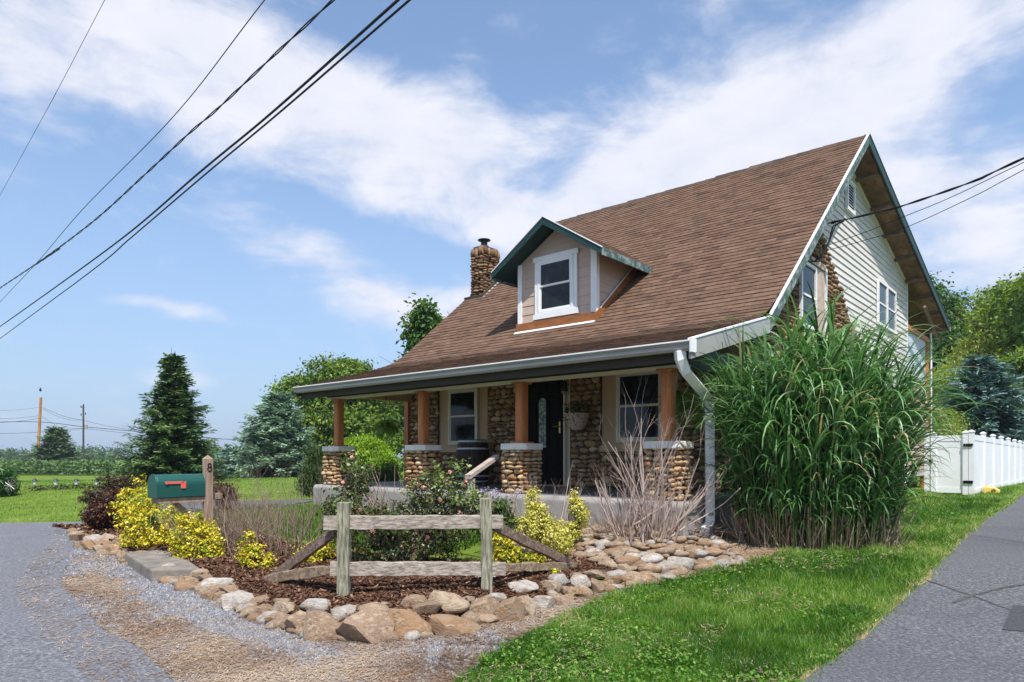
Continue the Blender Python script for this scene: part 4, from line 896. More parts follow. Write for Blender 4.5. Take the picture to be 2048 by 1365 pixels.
# front downspout with its elbow
dn = MB(); dn.tube([(SR - .14, 7.745, 2.70), (SR - .14, 7.76, 2.60), (SR - .13, 7.86, 2.46), (-4.0, 8.56, 2.20), (-4.0, 8.66, 2.12), (-4.0, 8.68, 2.0), (-4.0, 8.68, .52), (-3.99, 8.62, .44), (-3.97, 8.45, .40)], .085, 4)
dsp = dn.ob('downspout', M['white'], house, bevel=.006)
for z in (.60, 1.9): MB().box(-4.068, -3.932, 8.612, 8.748, z, z + .04).ob('strap', M['gutter'], dsp)

# stones out: the 290 that show largest each on its own, the others joined
def place_stones():
    L_ = []
    for st in STONES:
        c = st[2]; x, y = xy_of(c.x, c.y); L_.append((-(st[3][0] * st[3][2] * st[6] / (y * y)), len(L_), st))
    L_.sort(key=lambda q: (q[0], q[1]))
    rj = random.Random(3); rest = {}
    for i, (_, _, (par, pr, c, sz, rot, fa, _p)) in enumerate(L_):
        me = rj.choice(pr); Mx = Matrix.Translation(c - OFF[par.name]) @ Matrix.Rotation(fa, 4, 'Z') @ Matrix.Rotation(rot, 4, 'Y') @ Matrix.Diagonal((sz[0], sz[1], sz[2], 1))
        if i < 290:
            o = bpy.data.objects.new('stone', me); C.collection.objects.link(o); o.parent = par; o.matrix_local = Mx
        else:
            n = len(me.vertices); co = np.empty(n * 3); me.vertices.foreach_get('co', co); co = co.reshape(-1, 3); f = np.array([p.vertices[:] for p in me.polygons])
            A = np.array(Mx); co = co @ A[:3, :3].T + A[:3, 3]
            k = (par.name, id(pr)); rest.setdefault(k, (par, pr, []))[2].append((co, f, rj.random()))
    for par, pr, items in rest.values():
        V, F_, R2 = [], [], []; b = 0
        for co, f, q in items: V.append(co); F_.append(f + b); R2.append(np.full(len(f), q)); b += len(co)
        me = meshdata('stonework', np.concatenate(V), np.concatenate(F_), pr[0].materials[0], np.concatenate(R2), True)
        o = bpy.data.objects.new('stonework', me); C.collection.objects.link(o); o.parent = par; o['kind'] = 'stuff'
place_stones()
# ------------------------------------------------------------------ foliage builders
def leaf_mesh(pts, nrm, size, asp=.55, rng_=rng, droop=0.):
    """one folded leaf (two triangles) per point, lying roughly across its normal"""
    n = len(pts); t = rng_.normal(0, 1, (n, 3)); t -= nrm * (t * nrm).sum(1, keepdims=True); t /= np.linalg.norm(t, axis=1, keepdims=True) + 1e-9
    t[:, 2] -= droop; t /= np.linalg.norm(t, axis=1, keepdims=True) + 1e-9
    b = np.cross(nrm, t); b /= np.linalg.norm(b, axis=1, keepdims=True) + 1e-9
    s = np.asarray(size).reshape(-1, 1) * np.ones((n, 1)); up = nrm * s * .12
    V = np.stack([pts - t * s * .5, pts + b * s * asp * .5 + up, pts + t * s * .5, pts - b * s * asp * .5 + up], 1).reshape(-1, 3)
    i = np.arange(n)[:, None] * 4
    return V, np.concatenate([i + [0, 1, 2], i + [0, 2, 3]], 0)
def unit(a): return a / (np.linalg.norm(a, axis=-1, keepdims=True) + 1e-9)
def clump_points(blobs, ncl, per, crad, rng_, shell=.55, flat=1.):
    """blobs: (x, y, z, rx, ry, rz). Clusters of leaves gathered near the surface of the blobs. Returns points, normals, cluster id"""
    B = np.array(blobs, float); vol = (B[:, 3] * B[:, 4] * B[:, 5]) ** .67; pr = vol / vol.sum()
    k = rng_.choice(len(B), ncl, p=pr); d = unit(rng_.normal(0, 1, (ncl, 3)))
    q = (shell + (1 - shell) * rng_.uniform(0, 1, (ncl, 1)) ** .6) * rng_.uniform(.85, 1.12, (ncl, 1))
    c = B[k, :3] + d * B[k, 3:] * q
    p = np.repeat(c, per, 0) + rng_.normal(0, 1, (ncl * per, 3)) * np.array([1, 1, .65 * flat]) * (crad * np.repeat(rng_.uniform(.6, 1.3, (ncl, 1)), per, 0))
    nr = unit(np.repeat(d, per, 0) * .8 + rng_.normal(0, .7, (ncl * per, 3)) + np.array([0, 0, .5]))
    return p, nr, np.repeat(np.arange(ncl), per), c
def crown(name, parent, blobs, ncl, per, crad, size, mat, seed, asp=.6, bright=0., droop=0., zmin=None):
    g_ = np.random.default_rng(seed); p, nr, cid, c = clump_points(blobs, ncl, per, crad, g_)
    if zmin is not None: ok = p[:, 2] > zmin; p, nr, cid = p[ok], nr[ok], cid[ok]
    V, F_ = leaf_mesh(p, nr, g_.uniform(.6, 1.25, len(p)) * size, asp, g_, droop)
    cr = g_.normal(.45 + bright, .16, ncl)[cid]; rn = np.clip(cr + g_.normal(0, .15, len(p)), 0, 1)
    o = OFF.get(parent.name, Vector((0, 0, 0)))
    ob = put(name, meshdata(name, V - np.array(o), F_, M[mat], np.tile(rn, 2)), parent); ob['kind'] = 'stuff'; return ob
def limbs(name, parent, base, top, r0, blobs, seed, nl=9, m='bark'):
    """tapered trunk with limbs reaching into the crown"""
    r = random.Random(seed); mb = MB(); b, t = Vector(base), Vector(top); N_ = 8; pts = []
    for i in range(N_):
        q = i / (N_ - 1); p = b.lerp(t, q) + Vector((r.uniform(-1, 1), r.uniform(-1, 1), 0)) * r0 * .8 * q; pts.append(p)
    mb.tube(pts, [r0 * (1.35 if i == 0 else 1) * (1 - .75 * i / (N_ - 1)) for i in range(N_)], 8)
    for k in range(nl):
        q = r.uniform(.3, .98); i = min(int(q * (N_ - 1)), N_ - 2); p0 = pts[i].lerp(pts[i + 1], q * (N_ - 1) - i)
        B = r.choice(blobs); e = Vector(B[:3]) + Vector((r.uniform(-.6, .6) * B[3], r.uniform(-.6, .6) * B[4], r.uniform(-.3, .6) * B[5]))
        mid = p0.lerp(e, .5) + Vector((0, 0, r.uniform(-.1, .15) * (e - p0).length)); rr_ = r0 * (1 - .75 * q) * .6
        mb.tube([p0, p0.lerp(mid, .5) + Vector((r.uniform(-.1, .1), r.uniform(-.1, .1), 0)), mid, mid.lerp(e, .55), e], [rr_, rr_ * .75, rr_ * .55, rr_ * .35, rr_ * .12], 5)
        for _ in range(3):
            e2 = mid + Vector((r.gauss(0, 1), r.gauss(0, 1), r.gauss(.3, .8))) * (e - mid).length * .6; mb.tube([mid, mid.lerp(e2, .5), e2], [rr_ * .35, rr_ * .2, rr_ * .06], 4)
    return mb.ob(name, M[m], parent, smooth=True)
def tree(label, base, hgt, blobs, ncl, per, crad, size, mat, seed, r0=.25, cat='tree', name='broadleaf_tree', group=None, bright=0., nl=10, asp=.6, droop=0.):
    t = thing(name, base, label, cat, group, off=base)
    limbs('trunk', t, base, (base[0], base[1], base[2] + hgt * .8), r0, blobs, seed, nl)
    crown('crown', t, blobs, ncl, per, crad, size, mat, seed, asp, bright, droop); return t
def auto_blobs(cx, cy, cz, rx, rz, n, seed, ry=None):
    r = random.Random(seed); out = [(cx, cy, cz, rx * .72, (ry or rx) * .72, rz * .75)]
    for _ in range(n):
        a = r.uniform(0, 6.28); e = r.uniform(-.5, 1.4); q = r.uniform(.55, .80); s = r.uniform(.22, .42)
        out.append((cx + math.cos(a) * math.cos(e) * rx * q, cy + math.sin(a) * math.cos(e) * (ry or rx) * q, cz + math.sin(e) * rz * q, rx * s, (ry or rx) * s, rz * s))
    return out
def conifer(label, base, hgt, rad, mat, seed, name='spruce_tree', levels=26, sprays=9, droop=.12, dens=1.0, lean=0., low=.03, needle=.16, group=None, cat='tree', curve=.85):
    """whorls of drooping branches carrying flat needle sprays"""
    g_ = np.random.default_rng(seed); t = thing(name, base, label, cat, group, off=base); bx, by, bz = base
    mb = MB(); mb.tube([(bx, by, bz), (bx + lean * .5, by, bz + hgt * .5), (bx + lean, by, bz + hgt * .98)], [rad * .07, rad * .04, .01], 7)
    Vs, Rn = [], []
    for k in range(levels):
        f = low + (1 - low) * (k / levels) ** .92; z = bz + hgt * f; L0 = rad * (1 - f) ** curve * 1.05 + .03 * rad
        nb = max(4, int(sprays * (1 - f * .55))); a0 = g_.uniform(0, 6.28)
        for j in range(nb):
            a = a0 + j * 2 * math.pi / nb + g_.uniform(-.25, .25); L_ = L0 * g_.uniform(.62, 1.2) * (1 + .12 * math.sin(k * 1.7 + a * 2)); up = .10 + .55 * f ** 2 + g_.uniform(-.06, .06)
            m_ = max(4, int(L_ / (needle * .45) * dens)); u = (np.arange(m_) + .6) / m_
            rr_ = u * L_; zz = z + rr_ * up * .6 - droop * L_ * u ** 1.6 + .10 * L_ * u ** 4
            cx_, cy_ = bx + lean * f + np.cos(a) * rr_, by + np.sin(a) * rr_
            if k % 2 == 0: mb.tube([(bx + lean * f, by, z), (cx_[-1], cy_[-1], zz[-1])], [.012 * rad, .004 * rad], 3, cap=False)
            d = np.array([math.cos(a), math.sin(a), 0.]); sd = np.array([-math.sin(a), math.cos(a), 0.])
            C0 = np.stack([cx_, cy_, zz], -1); tone = g_.normal(.5, .14)
            for side in (-1, 1, 0, 1.5, -1.5):
                w = needle * (1.5 - .7 * u)[:, None] * g_.uniform(.7, 1.3, (m_, 1)) * (1 if side else .8)
                dirv = unit(d * .75 + sd * side * .8 + g_.normal(0, .22, (m_, 3)) + np.array([0, 0, .05 if abs(side) <= 1 else -.25]))
                wid = unit(np.cross(dirv, np.array([0, 0, 1.]) + g_.normal(0, .35, (m_, 3)))) * w * .22
                b_ = C0 + g_.normal(0, .02, (m_, 3)) * rad
                Vs.append(np.stack([b_ - wid * .5, b_ + wid * .5, b_ + dirv * w * 1.3 * (1.15 - .3 * abs(side) / 1.5) + wid * .6, b_ + dirv * w * 1.3 * (1.15 - .3 * abs(side) / 1.5) - wid * .6], 1))
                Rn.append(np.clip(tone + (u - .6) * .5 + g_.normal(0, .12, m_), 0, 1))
    # leader shoots
    for _ in range(5):
        h_ = g_.uniform(.04, .10) * hgt; a = g_.uniform(0, 6.28); p0 = np.array([bx + lean, by, bz + hgt * .93]); p1 = p0 + np.array([math.cos(a) * rad * .05, math.sin(a) * rad * .05, h_ + .03 * hgt]); w = np.array([.01 * rad, 0, 0])
        Vs.append(np.stack([p0 - w, p0 + w, p1 + w * .3, p1 - w * .3], 0)[None]); Rn.append(np.array([.4]))
    V = np.concatenate(Vs).reshape(-1, 3); F_ = np.arange(len(V) // 4)[:, None] * 4 + np.array([[0, 1, 2, 3]])
    mb.ob('trunk', M['bark'], t)
    ob = put('crown', meshdata('crown', V - np.array(base), F_, M[mat], np.concatenate(Rn)), t); ob['kind'] = 'stuff'; return t

def at_ground(u, y): x = (u - 1024) / 1365. * y; return (x, y, Hs(x, y) - .03)
# clover and broad-leaved weeds through the lawn
x, y = scatter(lp, 5200, 3.2, 16, 1); kk = vnoise(x, y, .8, 33) > -.02; x, y = x[kk], y[kk]
reps = 5; xx = np.repeat(x, reps) + rng.normal(0, .03, len(x) * reps); yy = np.repeat(y, reps) + rng.normal(0, .03, len(x) * reps)
zz = H(xx, yy) + rng.uniform(.02, .06, len(xx)); nn_ = unit(rng.normal(0, .5, (len(xx), 3)) + np.array([0, 0, 1.]))
Vv, Ff = leaf_mesh(np.stack([xx, yy, zz], -1), nn_, rng.uniform(.018, .034, len(xx)) * np.clip(yy / 7, 1, 2), .7)
tag(put('clover', meshdata('clover', Vv, Ff, M['grass'], np.tile(np.clip(rng.normal(.62, .2, len(xx)), 0, .97), 2))), 'clover and small weeds scattered through the lawn', 'clover', kind='stuff')
x, y = scatter(lp, 7000, 3.2, 18, 1); kk = vnoise(x, y, 1.1, 44) > .12; x, y = x[kk], y[kk]
chips('dry_thatch', x, y, rng.uniform(.004, .007, len(x)) * np.clip(y / 6, .8, 2.2), M['straw'], np.clip(rng.normal(.75, .2, len(x)), 0, 1), 'dry thatch and dead blades lying in the lawn', 'thatch', long=10, flat=.3, dz=.03)
# conifers on the left lawn
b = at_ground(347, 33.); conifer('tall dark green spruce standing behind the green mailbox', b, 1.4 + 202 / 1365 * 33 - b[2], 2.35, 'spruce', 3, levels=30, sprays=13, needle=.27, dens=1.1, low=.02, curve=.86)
b = at_ground(556, 55.); conifer('pale blue-green pine between the dark spruce and the porch', b, 1.4 + 122 / 1365 * 55 - b[2], 3.3, 'pine', 5, name='pine_tree', levels=30, sprays=13, needle=.5, dens=1.3, droop=.02, low=.02, curve=.62)
b = at_ground(112, 120.); conifer('small distant spruce beside the orange utility pole', b, 1.4 + 56 / 1365 * 120 - b[2], 4.4, 'spruce', 7, levels=22, sprays=10, needle=.8, curve=.7)
b = at_ground(478, 75.); conifer('low rounded blue-green conifer left of the pale pine', b, 1.4 + 14 / 1365 * 75 - b[2], 3.0, 'bluespruce', 8, levels=16, sprays=11, needle=.6, curve=.55)
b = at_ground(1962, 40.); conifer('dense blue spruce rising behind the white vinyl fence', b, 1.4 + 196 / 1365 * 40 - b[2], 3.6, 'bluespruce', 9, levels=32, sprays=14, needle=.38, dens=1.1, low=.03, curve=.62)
# broadleaf trees
b = at_ground(672, 62.); X0, Y0 = b[0], b[1]
tree('large round maple behind the left end of the porch', b, 8.5, auto_blobs(X0 + .2, Y0, 6.0, 5.4, 4.2, 14, 1) + [(X0 - 2, Y0 - 3, 3.2, 2.6, 2, 2.0), (X0 + 3, Y0 - 3, 3.0, 3.0, 2, 2.2)], 1500, 26, .42, .36, 'maple', 11, .42, nl=16)
b = at_ground(775, 70.); X0, Y0 = b[0], b[1]
tree('second maple partly hidden behind the porch corner post', b, 8.0, auto_blobs(X0 + .5, Y0, 5.0, 4.6, 4.4, 12, 2), 1000, 24, .42, .38, 'maple', 12, .35, bright=.08)
b = at_ground(858, 34.); X0, Y0 = b[0], b[1]
tree('dark green tree showing above the left roof edge below the chimney', b, 8.0, auto_blobs(X0, Y0, 5.7, 1.5, 3.1, 9, 3), 520, 26, .26, .26, 'darkleaf', 13, .2)
b = at_ground(1930, 62.); X0, Y0 = b[0], b[1]
tree('tall bushy maple behind the white vinyl fence and the house', b, 16., auto_blobs(X0 + .5, Y0, 10.3, 7.8, 7.0, 18, 4) + [(X0 + 5.4, Y0 - 1, 13.6, 3.3, 3, 3.2), (X0 - 3, Y0 - 3, 5.5, 4.2, 3.5, 4.6)], 2300, 26, .46, .38, 'maple', 14, .5, nl=16, bright=.16)
b = at_ground(1868, 60.); X0, Y0 = b[0], b[1]
tree('thin dark tree just showing past the rear eave', b, 14.5, auto_blobs(X0 - .5, Y0, 11.5, 3.2, 5.2, 12, 5), 800, 20, .5, .34, 'darkleaf', 15, .35)
b = at_ground(2100, 48.); X0, Y0 = b[0], b[1]
tree('broad maple at the right end of the trees behind the fence', b, 13., auto_blobs(X0, Y0, 8., 6.0, 6.2, 14, 6), 1300, 26, .46, .38, 'maple', 16, .45, bright=.12)
b = at_ground(2010, 50.); X0, Y0 = b[0], b[1]
tree('pale yellow-green weeping tree behind the blue spruce', b, 9.5, auto_blobs(X0, Y0, 6.2, 5.0, 4.9, 16, 7), 1700, 26, .44, .36, 'willow', 17, .3, bright=.15, asp=.28, droop=.9, name='weeping_tree')
b = at_ground(1855, 31.); X0, Y0 = b[0], b[1]
tree('light green bush beside the rear porch and the fence gate', b, 3., auto_blobs(X0 + .3, Y0, 2.2, 1.4, 1.6, 8, 8), 420, 22, .2, .18, 'willow', 18, .1, asp=.35, droop=.5, name='garden_bush', cat='bush')
# far woods: a mass of crowns along the horizon, three depths
def far_wood(name, spans, y, hh, size, mat, label, seed, bright=0.):
    g_ = np.random.default_rng(seed); bl = []
    for u0, u1 in spans:
        u = u0
        while u < u1:
            x = (u - 1024) / 1365. * y; z0 = Hs(x, y); h_ = hh * g_.uniform(.6, 1.15); w_ = h_ * g_.uniform(.45, .75)
            bl.append((x, y + g_.uniform(-6, 6), z0 + h_ * .5, w_, w_, h_ * .52)); u += w_ * 1.2 / y * 1365
    p, nr, cid, c = clump_points(bl, len(bl) * 26, 7, size * 1.1, g_)
    V, F_ = leaf_mesh(p, nr, g_.uniform(.7, 1.3, len(p)) * size, .8, g_)
    rn = np.clip(g_.normal(.4 + bright, .14, len(c))[cid] + g_.normal(0, .1, len(p)), 0, 1)
    o = put(name, meshdata(name, V, F_, M[mat], np.tile(rn, 2))); return tag(o, label, 'woods', kind='stuff')
far_wood('far_woods', [(-260, 620)], 420, 7.4, 1.4, 'darkleaf', 'distant line of dark woods on the horizon beyond the cornfield', 21)
far_wood('far_woods', [(-200, 30), (120, 150), (180, 215), (300, 430), (430, 470)], 300, 4.8, 1.0, 'darkleaf', 'nearer bushy tree line behind the cornfield', 22, .1)
far_wood('hedgerow', [(455, 520), (590, 700), (560, 820)], 130, 5.5, .8, 'darkleaf', 'hedgerow at the far edge of the lawn behind the porch', 23)
far_wood('far_woods', [(1780, 2500)], 75, 11, .8, 'darkleaf', 'thick wood closing the view behind the fence on the right', 24)
# the cornfield
def corn():
    g_ = np.random.default_rng(31); P_ = []
    for y in np.arange(104, 128, .9):
        x = np.arange(-92, -34, .42); P_.append(np.stack([x + g_.normal(0, .08, len(x)), np.full(len(x), y) + g_.normal(0, .08, len(x)) - (x + 60) * .06], -1))
    P_ = np.concatenate(P_); n = len(P_); L_ = 7
    x = np.repeat(P_[:, 0], L_); y = np.repeat(P_[:, 1], L_); z0 = H(x, y); hgt = np.repeat(g_.uniform(1.75, 2.25, n), L_); q = np.tile(np.linspace(.15, 1, L_), n)
    a = g_.uniform(0, 6.28, n * L_); ln = g_.uniform(.4, .75, n * L_); w = .07
    z = z0 + hgt * q; ca, sa = np.cos(a), np.sin(a)
    V = np.stack([np.stack([x - sa * w, y + ca * w, z - .1], -1), np.stack([x + sa * w, y - ca * w, z - .1], -1), np.stack([x + ca * ln * .6 + sa * w, y + sa * ln * .6 - ca * w, z + .22], -1), np.stack([x + ca * ln, y + sa * ln, z - .05], -1)], 1).reshape(-1, 3)
    i = np.arange(n * L_)[:, None] * 4; F_ = np.concatenate([i + [0, 1, 2], i + [0, 2, 3]], 0)
    rn = np.clip(g_.normal(.22, .15, n * L_) + q * .3, 0, 1)
    tag(put('cornfield', meshdata('cornfield', V, F_, M['corn'], np.tile(rn, 2))), 'dense field of tall green corn beyond the left lawn', 'corn', kind='stuff')
corn()

# ------------------------------------------------------------------ the big ornamental grass by the gable
def big_grass():
    g_ = np.random.default_rng(41); cx, cy = 3.98, 8.95; bz = Hs(cx, cy)
    t = thing('ornamental_grass', (cx, cy, bz), 'huge arching green ornamental grass clump against the gable wall', 'ornamental grass', off=(cx, cy, bz))
    n = 380; a = g_.uniform(0, 6.28, n); q = np.sqrt(g_.uniform(0, 1, n)); px, py = cx + np.cos(a) * q * .98, cy + np.sin(a) * q * .62; pz = H(px, py) - .02
    hgt = g_.uniform(1.75, 3.2, n) * (1.02 - .30 * q ** 2); ox, oy = np.cos(a) * q * .26 + g_.normal(0, .07, n), np.sin(a) * q * .30 + g_.normal(0, .06, n)
    Vs, Fs, Rn = [], [], []
    # canes: four-sided
    base = 0
    for k, rr_ in ((0, .0095),):
        t_ = np.array([0, .5, 1.]); ring = []
        for tt in t_:
            cxk, cyk, czk = px + ox * tt ** 1.5, py + oy * tt ** 1.5, pz + hgt * .86 * tt
            for j in range(3):
                w = j * 2.09; ring.append(np.stack([cxk + math.cos(w) * rr_ * (1.2 - tt * .7), cyk + math.sin(w) * rr_ * (1.2 - tt * .7), czk], -1))
        V = np.stack(ring, 1).reshape(-1, 3); i = np.arange(n)[:, None] * 9; F_ = []
        for sgm in (0, 3):
            for j in range(3): F_.append(i + [sgm + j, sgm + (j + 1) % 3, sgm + 3 + (j + 1) % 3, sgm + 3 + j])
        F_ = np.concatenate(F_, 0); rn = g_.uniform(0, 1, n)
    o = put('cane', meshdata('cane', V - np.array((cx, cy, bz)), F_, M['cane'], np.tile(rn, 6)), t); o['kind'] = 'stuff'
    # leaves
    per = 15; N_ = n * per; id_ = np.repeat(np.arange(n), per); f = g_.uniform(.20, 1.0, N_); f = np.where(g_.uniform(0, 1, N_) < .30, g_.uniform(.7, 1, N_), f); f = np.where(g_.uniform(0, 1, N_) < .10, g_.uniform(.05, .3, N_), f)
    bx = px[id_] + ox[id_] * f ** 1.5; by = py[id_] + oy[id_] * f ** 1.5; bz_ = pz[id_] + hgt[id_] * .86 * f
    L_ = g_.uniform(.6, 1.18, N_) * (.8 + .3 * f); az = np.where(g_.uniform(0, 1, N_) < .62, a[id_] + g_.normal(0, .75, N_), g_.uniform(0, 6.28, N_))
    wd = g_.uniform(.016, .038, N_); S = 8; stiff = g_.uniform(.4, 1.4, N_)
    cur = np.stack([bx, by, bz_], -1); pts = [cur]; th = g_.uniform(1.05, 1.5, N_)
    for k in range(S):
        th = th - (.08 + .36 * (k / S) ** .9) * stiff * .95; th = np.maximum(th, -1.35)
        d = np.stack([np.cos(az) * np.cos(th), np.sin(az) * np.cos(th), np.sin(th)], -1); cur = cur + d * (L_ / S)[:, None]; pts.append(cur)
    pts = np.stack(pts, 1); side = np.stack([-np.sin(az), np.cos(az), g_.uniform(-.5, .5, N_)], -1); side = unit(side)
    wk = np.array([.45, .8, 1, 1, .95, .85, .65, .4, .03])
    A_l = pts - side[:, None] * (wd[:, None] * wk)[..., None] * .5; A_r = pts + side[:, None] * (wd[:, None] * wk)[..., None] * .5
    V = np.stack([A_l, A_r], 2).reshape(-1, 3); i = np.arange(N_)[:, None] * (2 * (S + 1)); F_ = []
    for k in range(S): F_.append(i + [2 * k, 2 * k + 1, 2 * k + 3, 2 * k + 2])
    F_ = np.concatenate(F_, 0); tone = np.clip(g_.normal(.42, .27, N_) + (f - .5) * .25, 0, 1)  # tone spread and lighter upper blades paint highlights and dark gaps into the colour
    # no blade goes through the wall behind
    s_, c_ = sc_of(pts[..., 0], pts[..., 1]); bad = ((s_ < -4.28) & (c_ > 10.5)).any(1) | ((s_ < -4.15) & (c_ > 8.1) & (pts[..., 2] < 1.0)).any(1) | (pts[..., 2] < .2).any(1)
    keep = ~bad; fm = np.tile(keep, S)
    o = put('blade', meshdata('blade', V - np.array((cx, cy, bz)), F_[fm], M['misc'], np.tile(tone, S)[fm]), t); o['kind'] = 'stuff'
    # dead lower leaves
    n2 = 700; a2 = g_.uniform(0, 6.28, n2); q2 = np.sqrt(g_.uniform(.3, 1, n2)); x = cx + np.cos(a2) * q2 * 1.1; y = cy + np.sin(a2) * q2 * .66
    z = H(x, y); hh = g_.uniform(.1, .6, n2); l = g_.uniform(-.25, .25, (n2, 2)); w = .006
    V = np.stack([np.stack([x - w, y, z], -1), np.stack([x + w, y, z], -1), np.stack([x + l[:, 0] + w, y + l[:, 1], z + hh], -1), np.stack([x + l[:, 0] - w, y + l[:, 1], z + hh], -1)], 1).reshape(-1, 3)
    F_ = np.arange(n2)[:, None] * 4 + np.array([[0, 1, 2, 3]])
    o = put('dead_leaf', meshdata('dead_leaf', V - np.array((cx, cy, bz)), F_, M['straw'], g_.uniform(.2, 1, n2)), t); o['kind'] = 'stuff'
big_grass()

# ------------------------------------------------------------------ bushes
def bush(name, label, cat, u, v, y, blobs, ncl, per, crad, size, mat, seed, asp=.6, group=None, stems=14, stem_m='bark', bright=0., droop=0., sr=.006, fname='foliage'):
    """blobs given as (u, v, ru, rv) in photo pixels at the bush's own distance"""
    x = (u - 1024) / 1365. * y; base = (x, y, Hs(x, y)); t = thing(name, base, label, cat, group, off=base); B = []
    for uu, vv, ru, rv in blobs:
        q = P(uu, vv, y); k = y / 1365.; B.append((q[0], q[1] + random.Random(int(uu)).uniform(-.3, .3) * ru * k, q[2], ru * k, max(ru, rv * .7) * k * .9, rv * k))
    crown(fname, t, B, ncl, per, crad, size, mat, seed, asp, bright, droop, zmin=base[2] + .01)
    r = random.Random(seed); mb = MB()
    for _ in range(stems):
        b_ = r.choice(B); e = Vector(b_[:3]) + Vector((r.uniform(-.8, .8) * b_[3], r.uniform(-.8, .8) * b_[4], r.uniform(-.2, .95) * b_[5])); s = Vector(base) + Vector((r.uniform(-.08, .08), r.uniform(-.08, .08), -.02))
        mid = s.lerp(e, .5) + Vector((r.uniform(-.05, .05), r.uniform(-.05, .05), .03)); mb.tube([s, mid, e], [sr * 1.3, sr, sr * .4], 4, cap=False)
    mb.ob('stem', M[stem_m], t); return t, B
YB = 'golden euonymus bushes of the flower bed'
bush('euonymus_bush', 'tallest golden euonymus bush, left of the mailbox with a long upright shoot', 'bush', 300, 1110, 9.6, [(298, 1055, 56, 56), (335, 1085, 46, 32), (262, 1008, 32, 34), (300, 1000, 30, 30), (281, 970, 7, 18), (345, 1050, 25, 35), (275, 1085, 30, 22)], 520, 13, .035, .042, 'euon', 51, group=YB, bright=.02)
bush('euonymus_bush', 'wide golden euonymus bush below the mailbox by the flat stone slab', 'bush', 395, 1140, 8.4, [(385, 1085, 46, 46), (412, 1100, 38, 40), (375, 1050, 14, 26), (398, 1045, 9, 22), (365, 1110, 22, 22), (420, 1060, 10, 20)], 420, 13, .032, .038, 'euon', 52, group=YB)
bush('euonymus_bush', 'narrow golden euonymus bush at the foot of the left fence brace', 'bush', 518, 1165, 7.6, [(515, 1125, 32, 36), (494, 1085, 13, 28), (535, 1140, 18, 18), (488, 1110, 12, 10)], 200, 12, .026, .034, 'euon', 53, group=YB)
bush('euonymus_bush', 'small golden euonymus bush behind the left fence brace', 'bush', 625, 1140, 8.0, [(622, 1113, 32, 26), (648, 1096, 24, 24), (600, 1125, 20, 14), (650, 1085, 8, 14)], 190, 12, .028, .034, 'euon', 54, group=YB)
bush('euonymus_bush', 'tall pale cream-yellow euonymus bush right of the split rail fence', 'bush', 1085, 1115, 8.3, [(1075, 1040, 24, 36), (1065, 1000, 11, 24), (1100, 1070, 34, 36), (1055, 1060, 26, 34), (1125, 1085, 20, 26)], 520, 14, .03, .032, 'euon2', 55, group=YB, bright=.05)
bush('euonymus_bush', 'slender cream-yellow euonymus bush nearest the porch wall', 'bush', 1150, 1095, 8.7, [(1155, 1015, 15, 20), (1165, 1035, 13, 20), (1145, 1060, 15, 22), (1140, 1085, 16, 18), (1148, 995, 8, 12)], 280, 13, .026, .032, 'euon2', 56, group=YB, bright=.05)
bush('euonymus_bush', 'greener euonymus bush low behind the right fence brace', 'bush', 1010, 1130, 7.9, [(1005, 1090, 24, 34), (1020, 1110, 24, 20), (1065, 1120, 22, 12)], 230, 12, .028, .034, 'euon', 57, group=YB, bright=-.08)
bush('euonymus_sprig', 'tiny yellow euonymus sprig among the stones right of the fence', 'plant', 1110, 1150, 7.1, [(1110, 1145, 8, 6)], 14, 8, .012, .03, 'euon', 58, stems=3)
bush('barberry_bush', 'dark red-brown barberry bush left of the golden bushes', 'bush', 212, 1055, 12.6, [(215, 1025, 38, 28), (235, 1000, 26, 22), (200, 1035, 24, 20)], 380, 16, .05, .05, 'barberry', 59, stems=10)
bush('juniper_bush', 'sprawling dark red-tipped shrub with long sideways twigs', 'bush', 225, 1050, 13.4, [(240, 975, 30, 12), (205, 985, 32, 9), (185, 1000, 26, 6), (270, 965, 20, 12), (185, 1030, 26, 7), (225, 960, 30, 5)], 220, 12, .06, .09, 'yew', 60, asp=.25, stems=26)
bush('barberry_bush', 'dark red barberry bush behind the mailbox post', 'bush', 440, 1060, 12.0, [(445, 985, 26, 18), (425, 975, 14, 12), (460, 1005, 18, 16)], 180, 14, .05, .05, 'barberry', 61, stems=10)
# rose bush behind the fence
t, B = bush('rose_bush', 'big rose bush with pink blooms behind the split rail fence', 'rose bush', 815, 1150, 7.9, [(815, 1105, 105, 46), (740, 1060, 60, 55), (900, 1050, 60, 50), (820, 1040, 80, 42), (690, 1010, 38, 40), (720, 960, 26, 40), (860, 985, 46, 36), (930, 1010, 50, 32), (668, 1030, 22, 22)], 1000, 12, .045, .042, 'rose', 62, asp=.7, stems=70, stem_m='twigdark')
crown('upper_foliage', t, [B[4], B[5], B[6], B[7], (P(895, 945, 7.7)[0], 7.7, P(895, 945, 7.7)[2], .22, .2, .14), (P(930, 1000, 7.7)[0], 7.6, P(930, 985, 7.7)[2], .2, .2, .16), (P(700, 925, 7.8)[0], 7.8, P(700, 925, 7.8)[2], .09, .1, .12)], 150, 8, .04, .05, 'roselight', 63, .7)
g_ = np.random.default_rng(5)
for (u, v) in ((900, 944), (932, 962), (928, 972), (846, 975), (918, 1025), (745, 1062), (855, 1075), (686, 965), (703, 915), (880, 1000)):
    q = np.array(P(u, v, 7.55)); n = 14; d = unit(g_.normal(0, 1, (n, 3))); Vv, Ff = leaf_mesh(q + d * .016, d, np.full(n, .028), .9, g_)
    put('bloom', meshdata('bloom', Vv - np.array(OFF[t.name]), Ff, M['petal'], np.tile(g_.uniform(0, 1, n), 2)), t)
mb = MB(); r = random.Random(9)
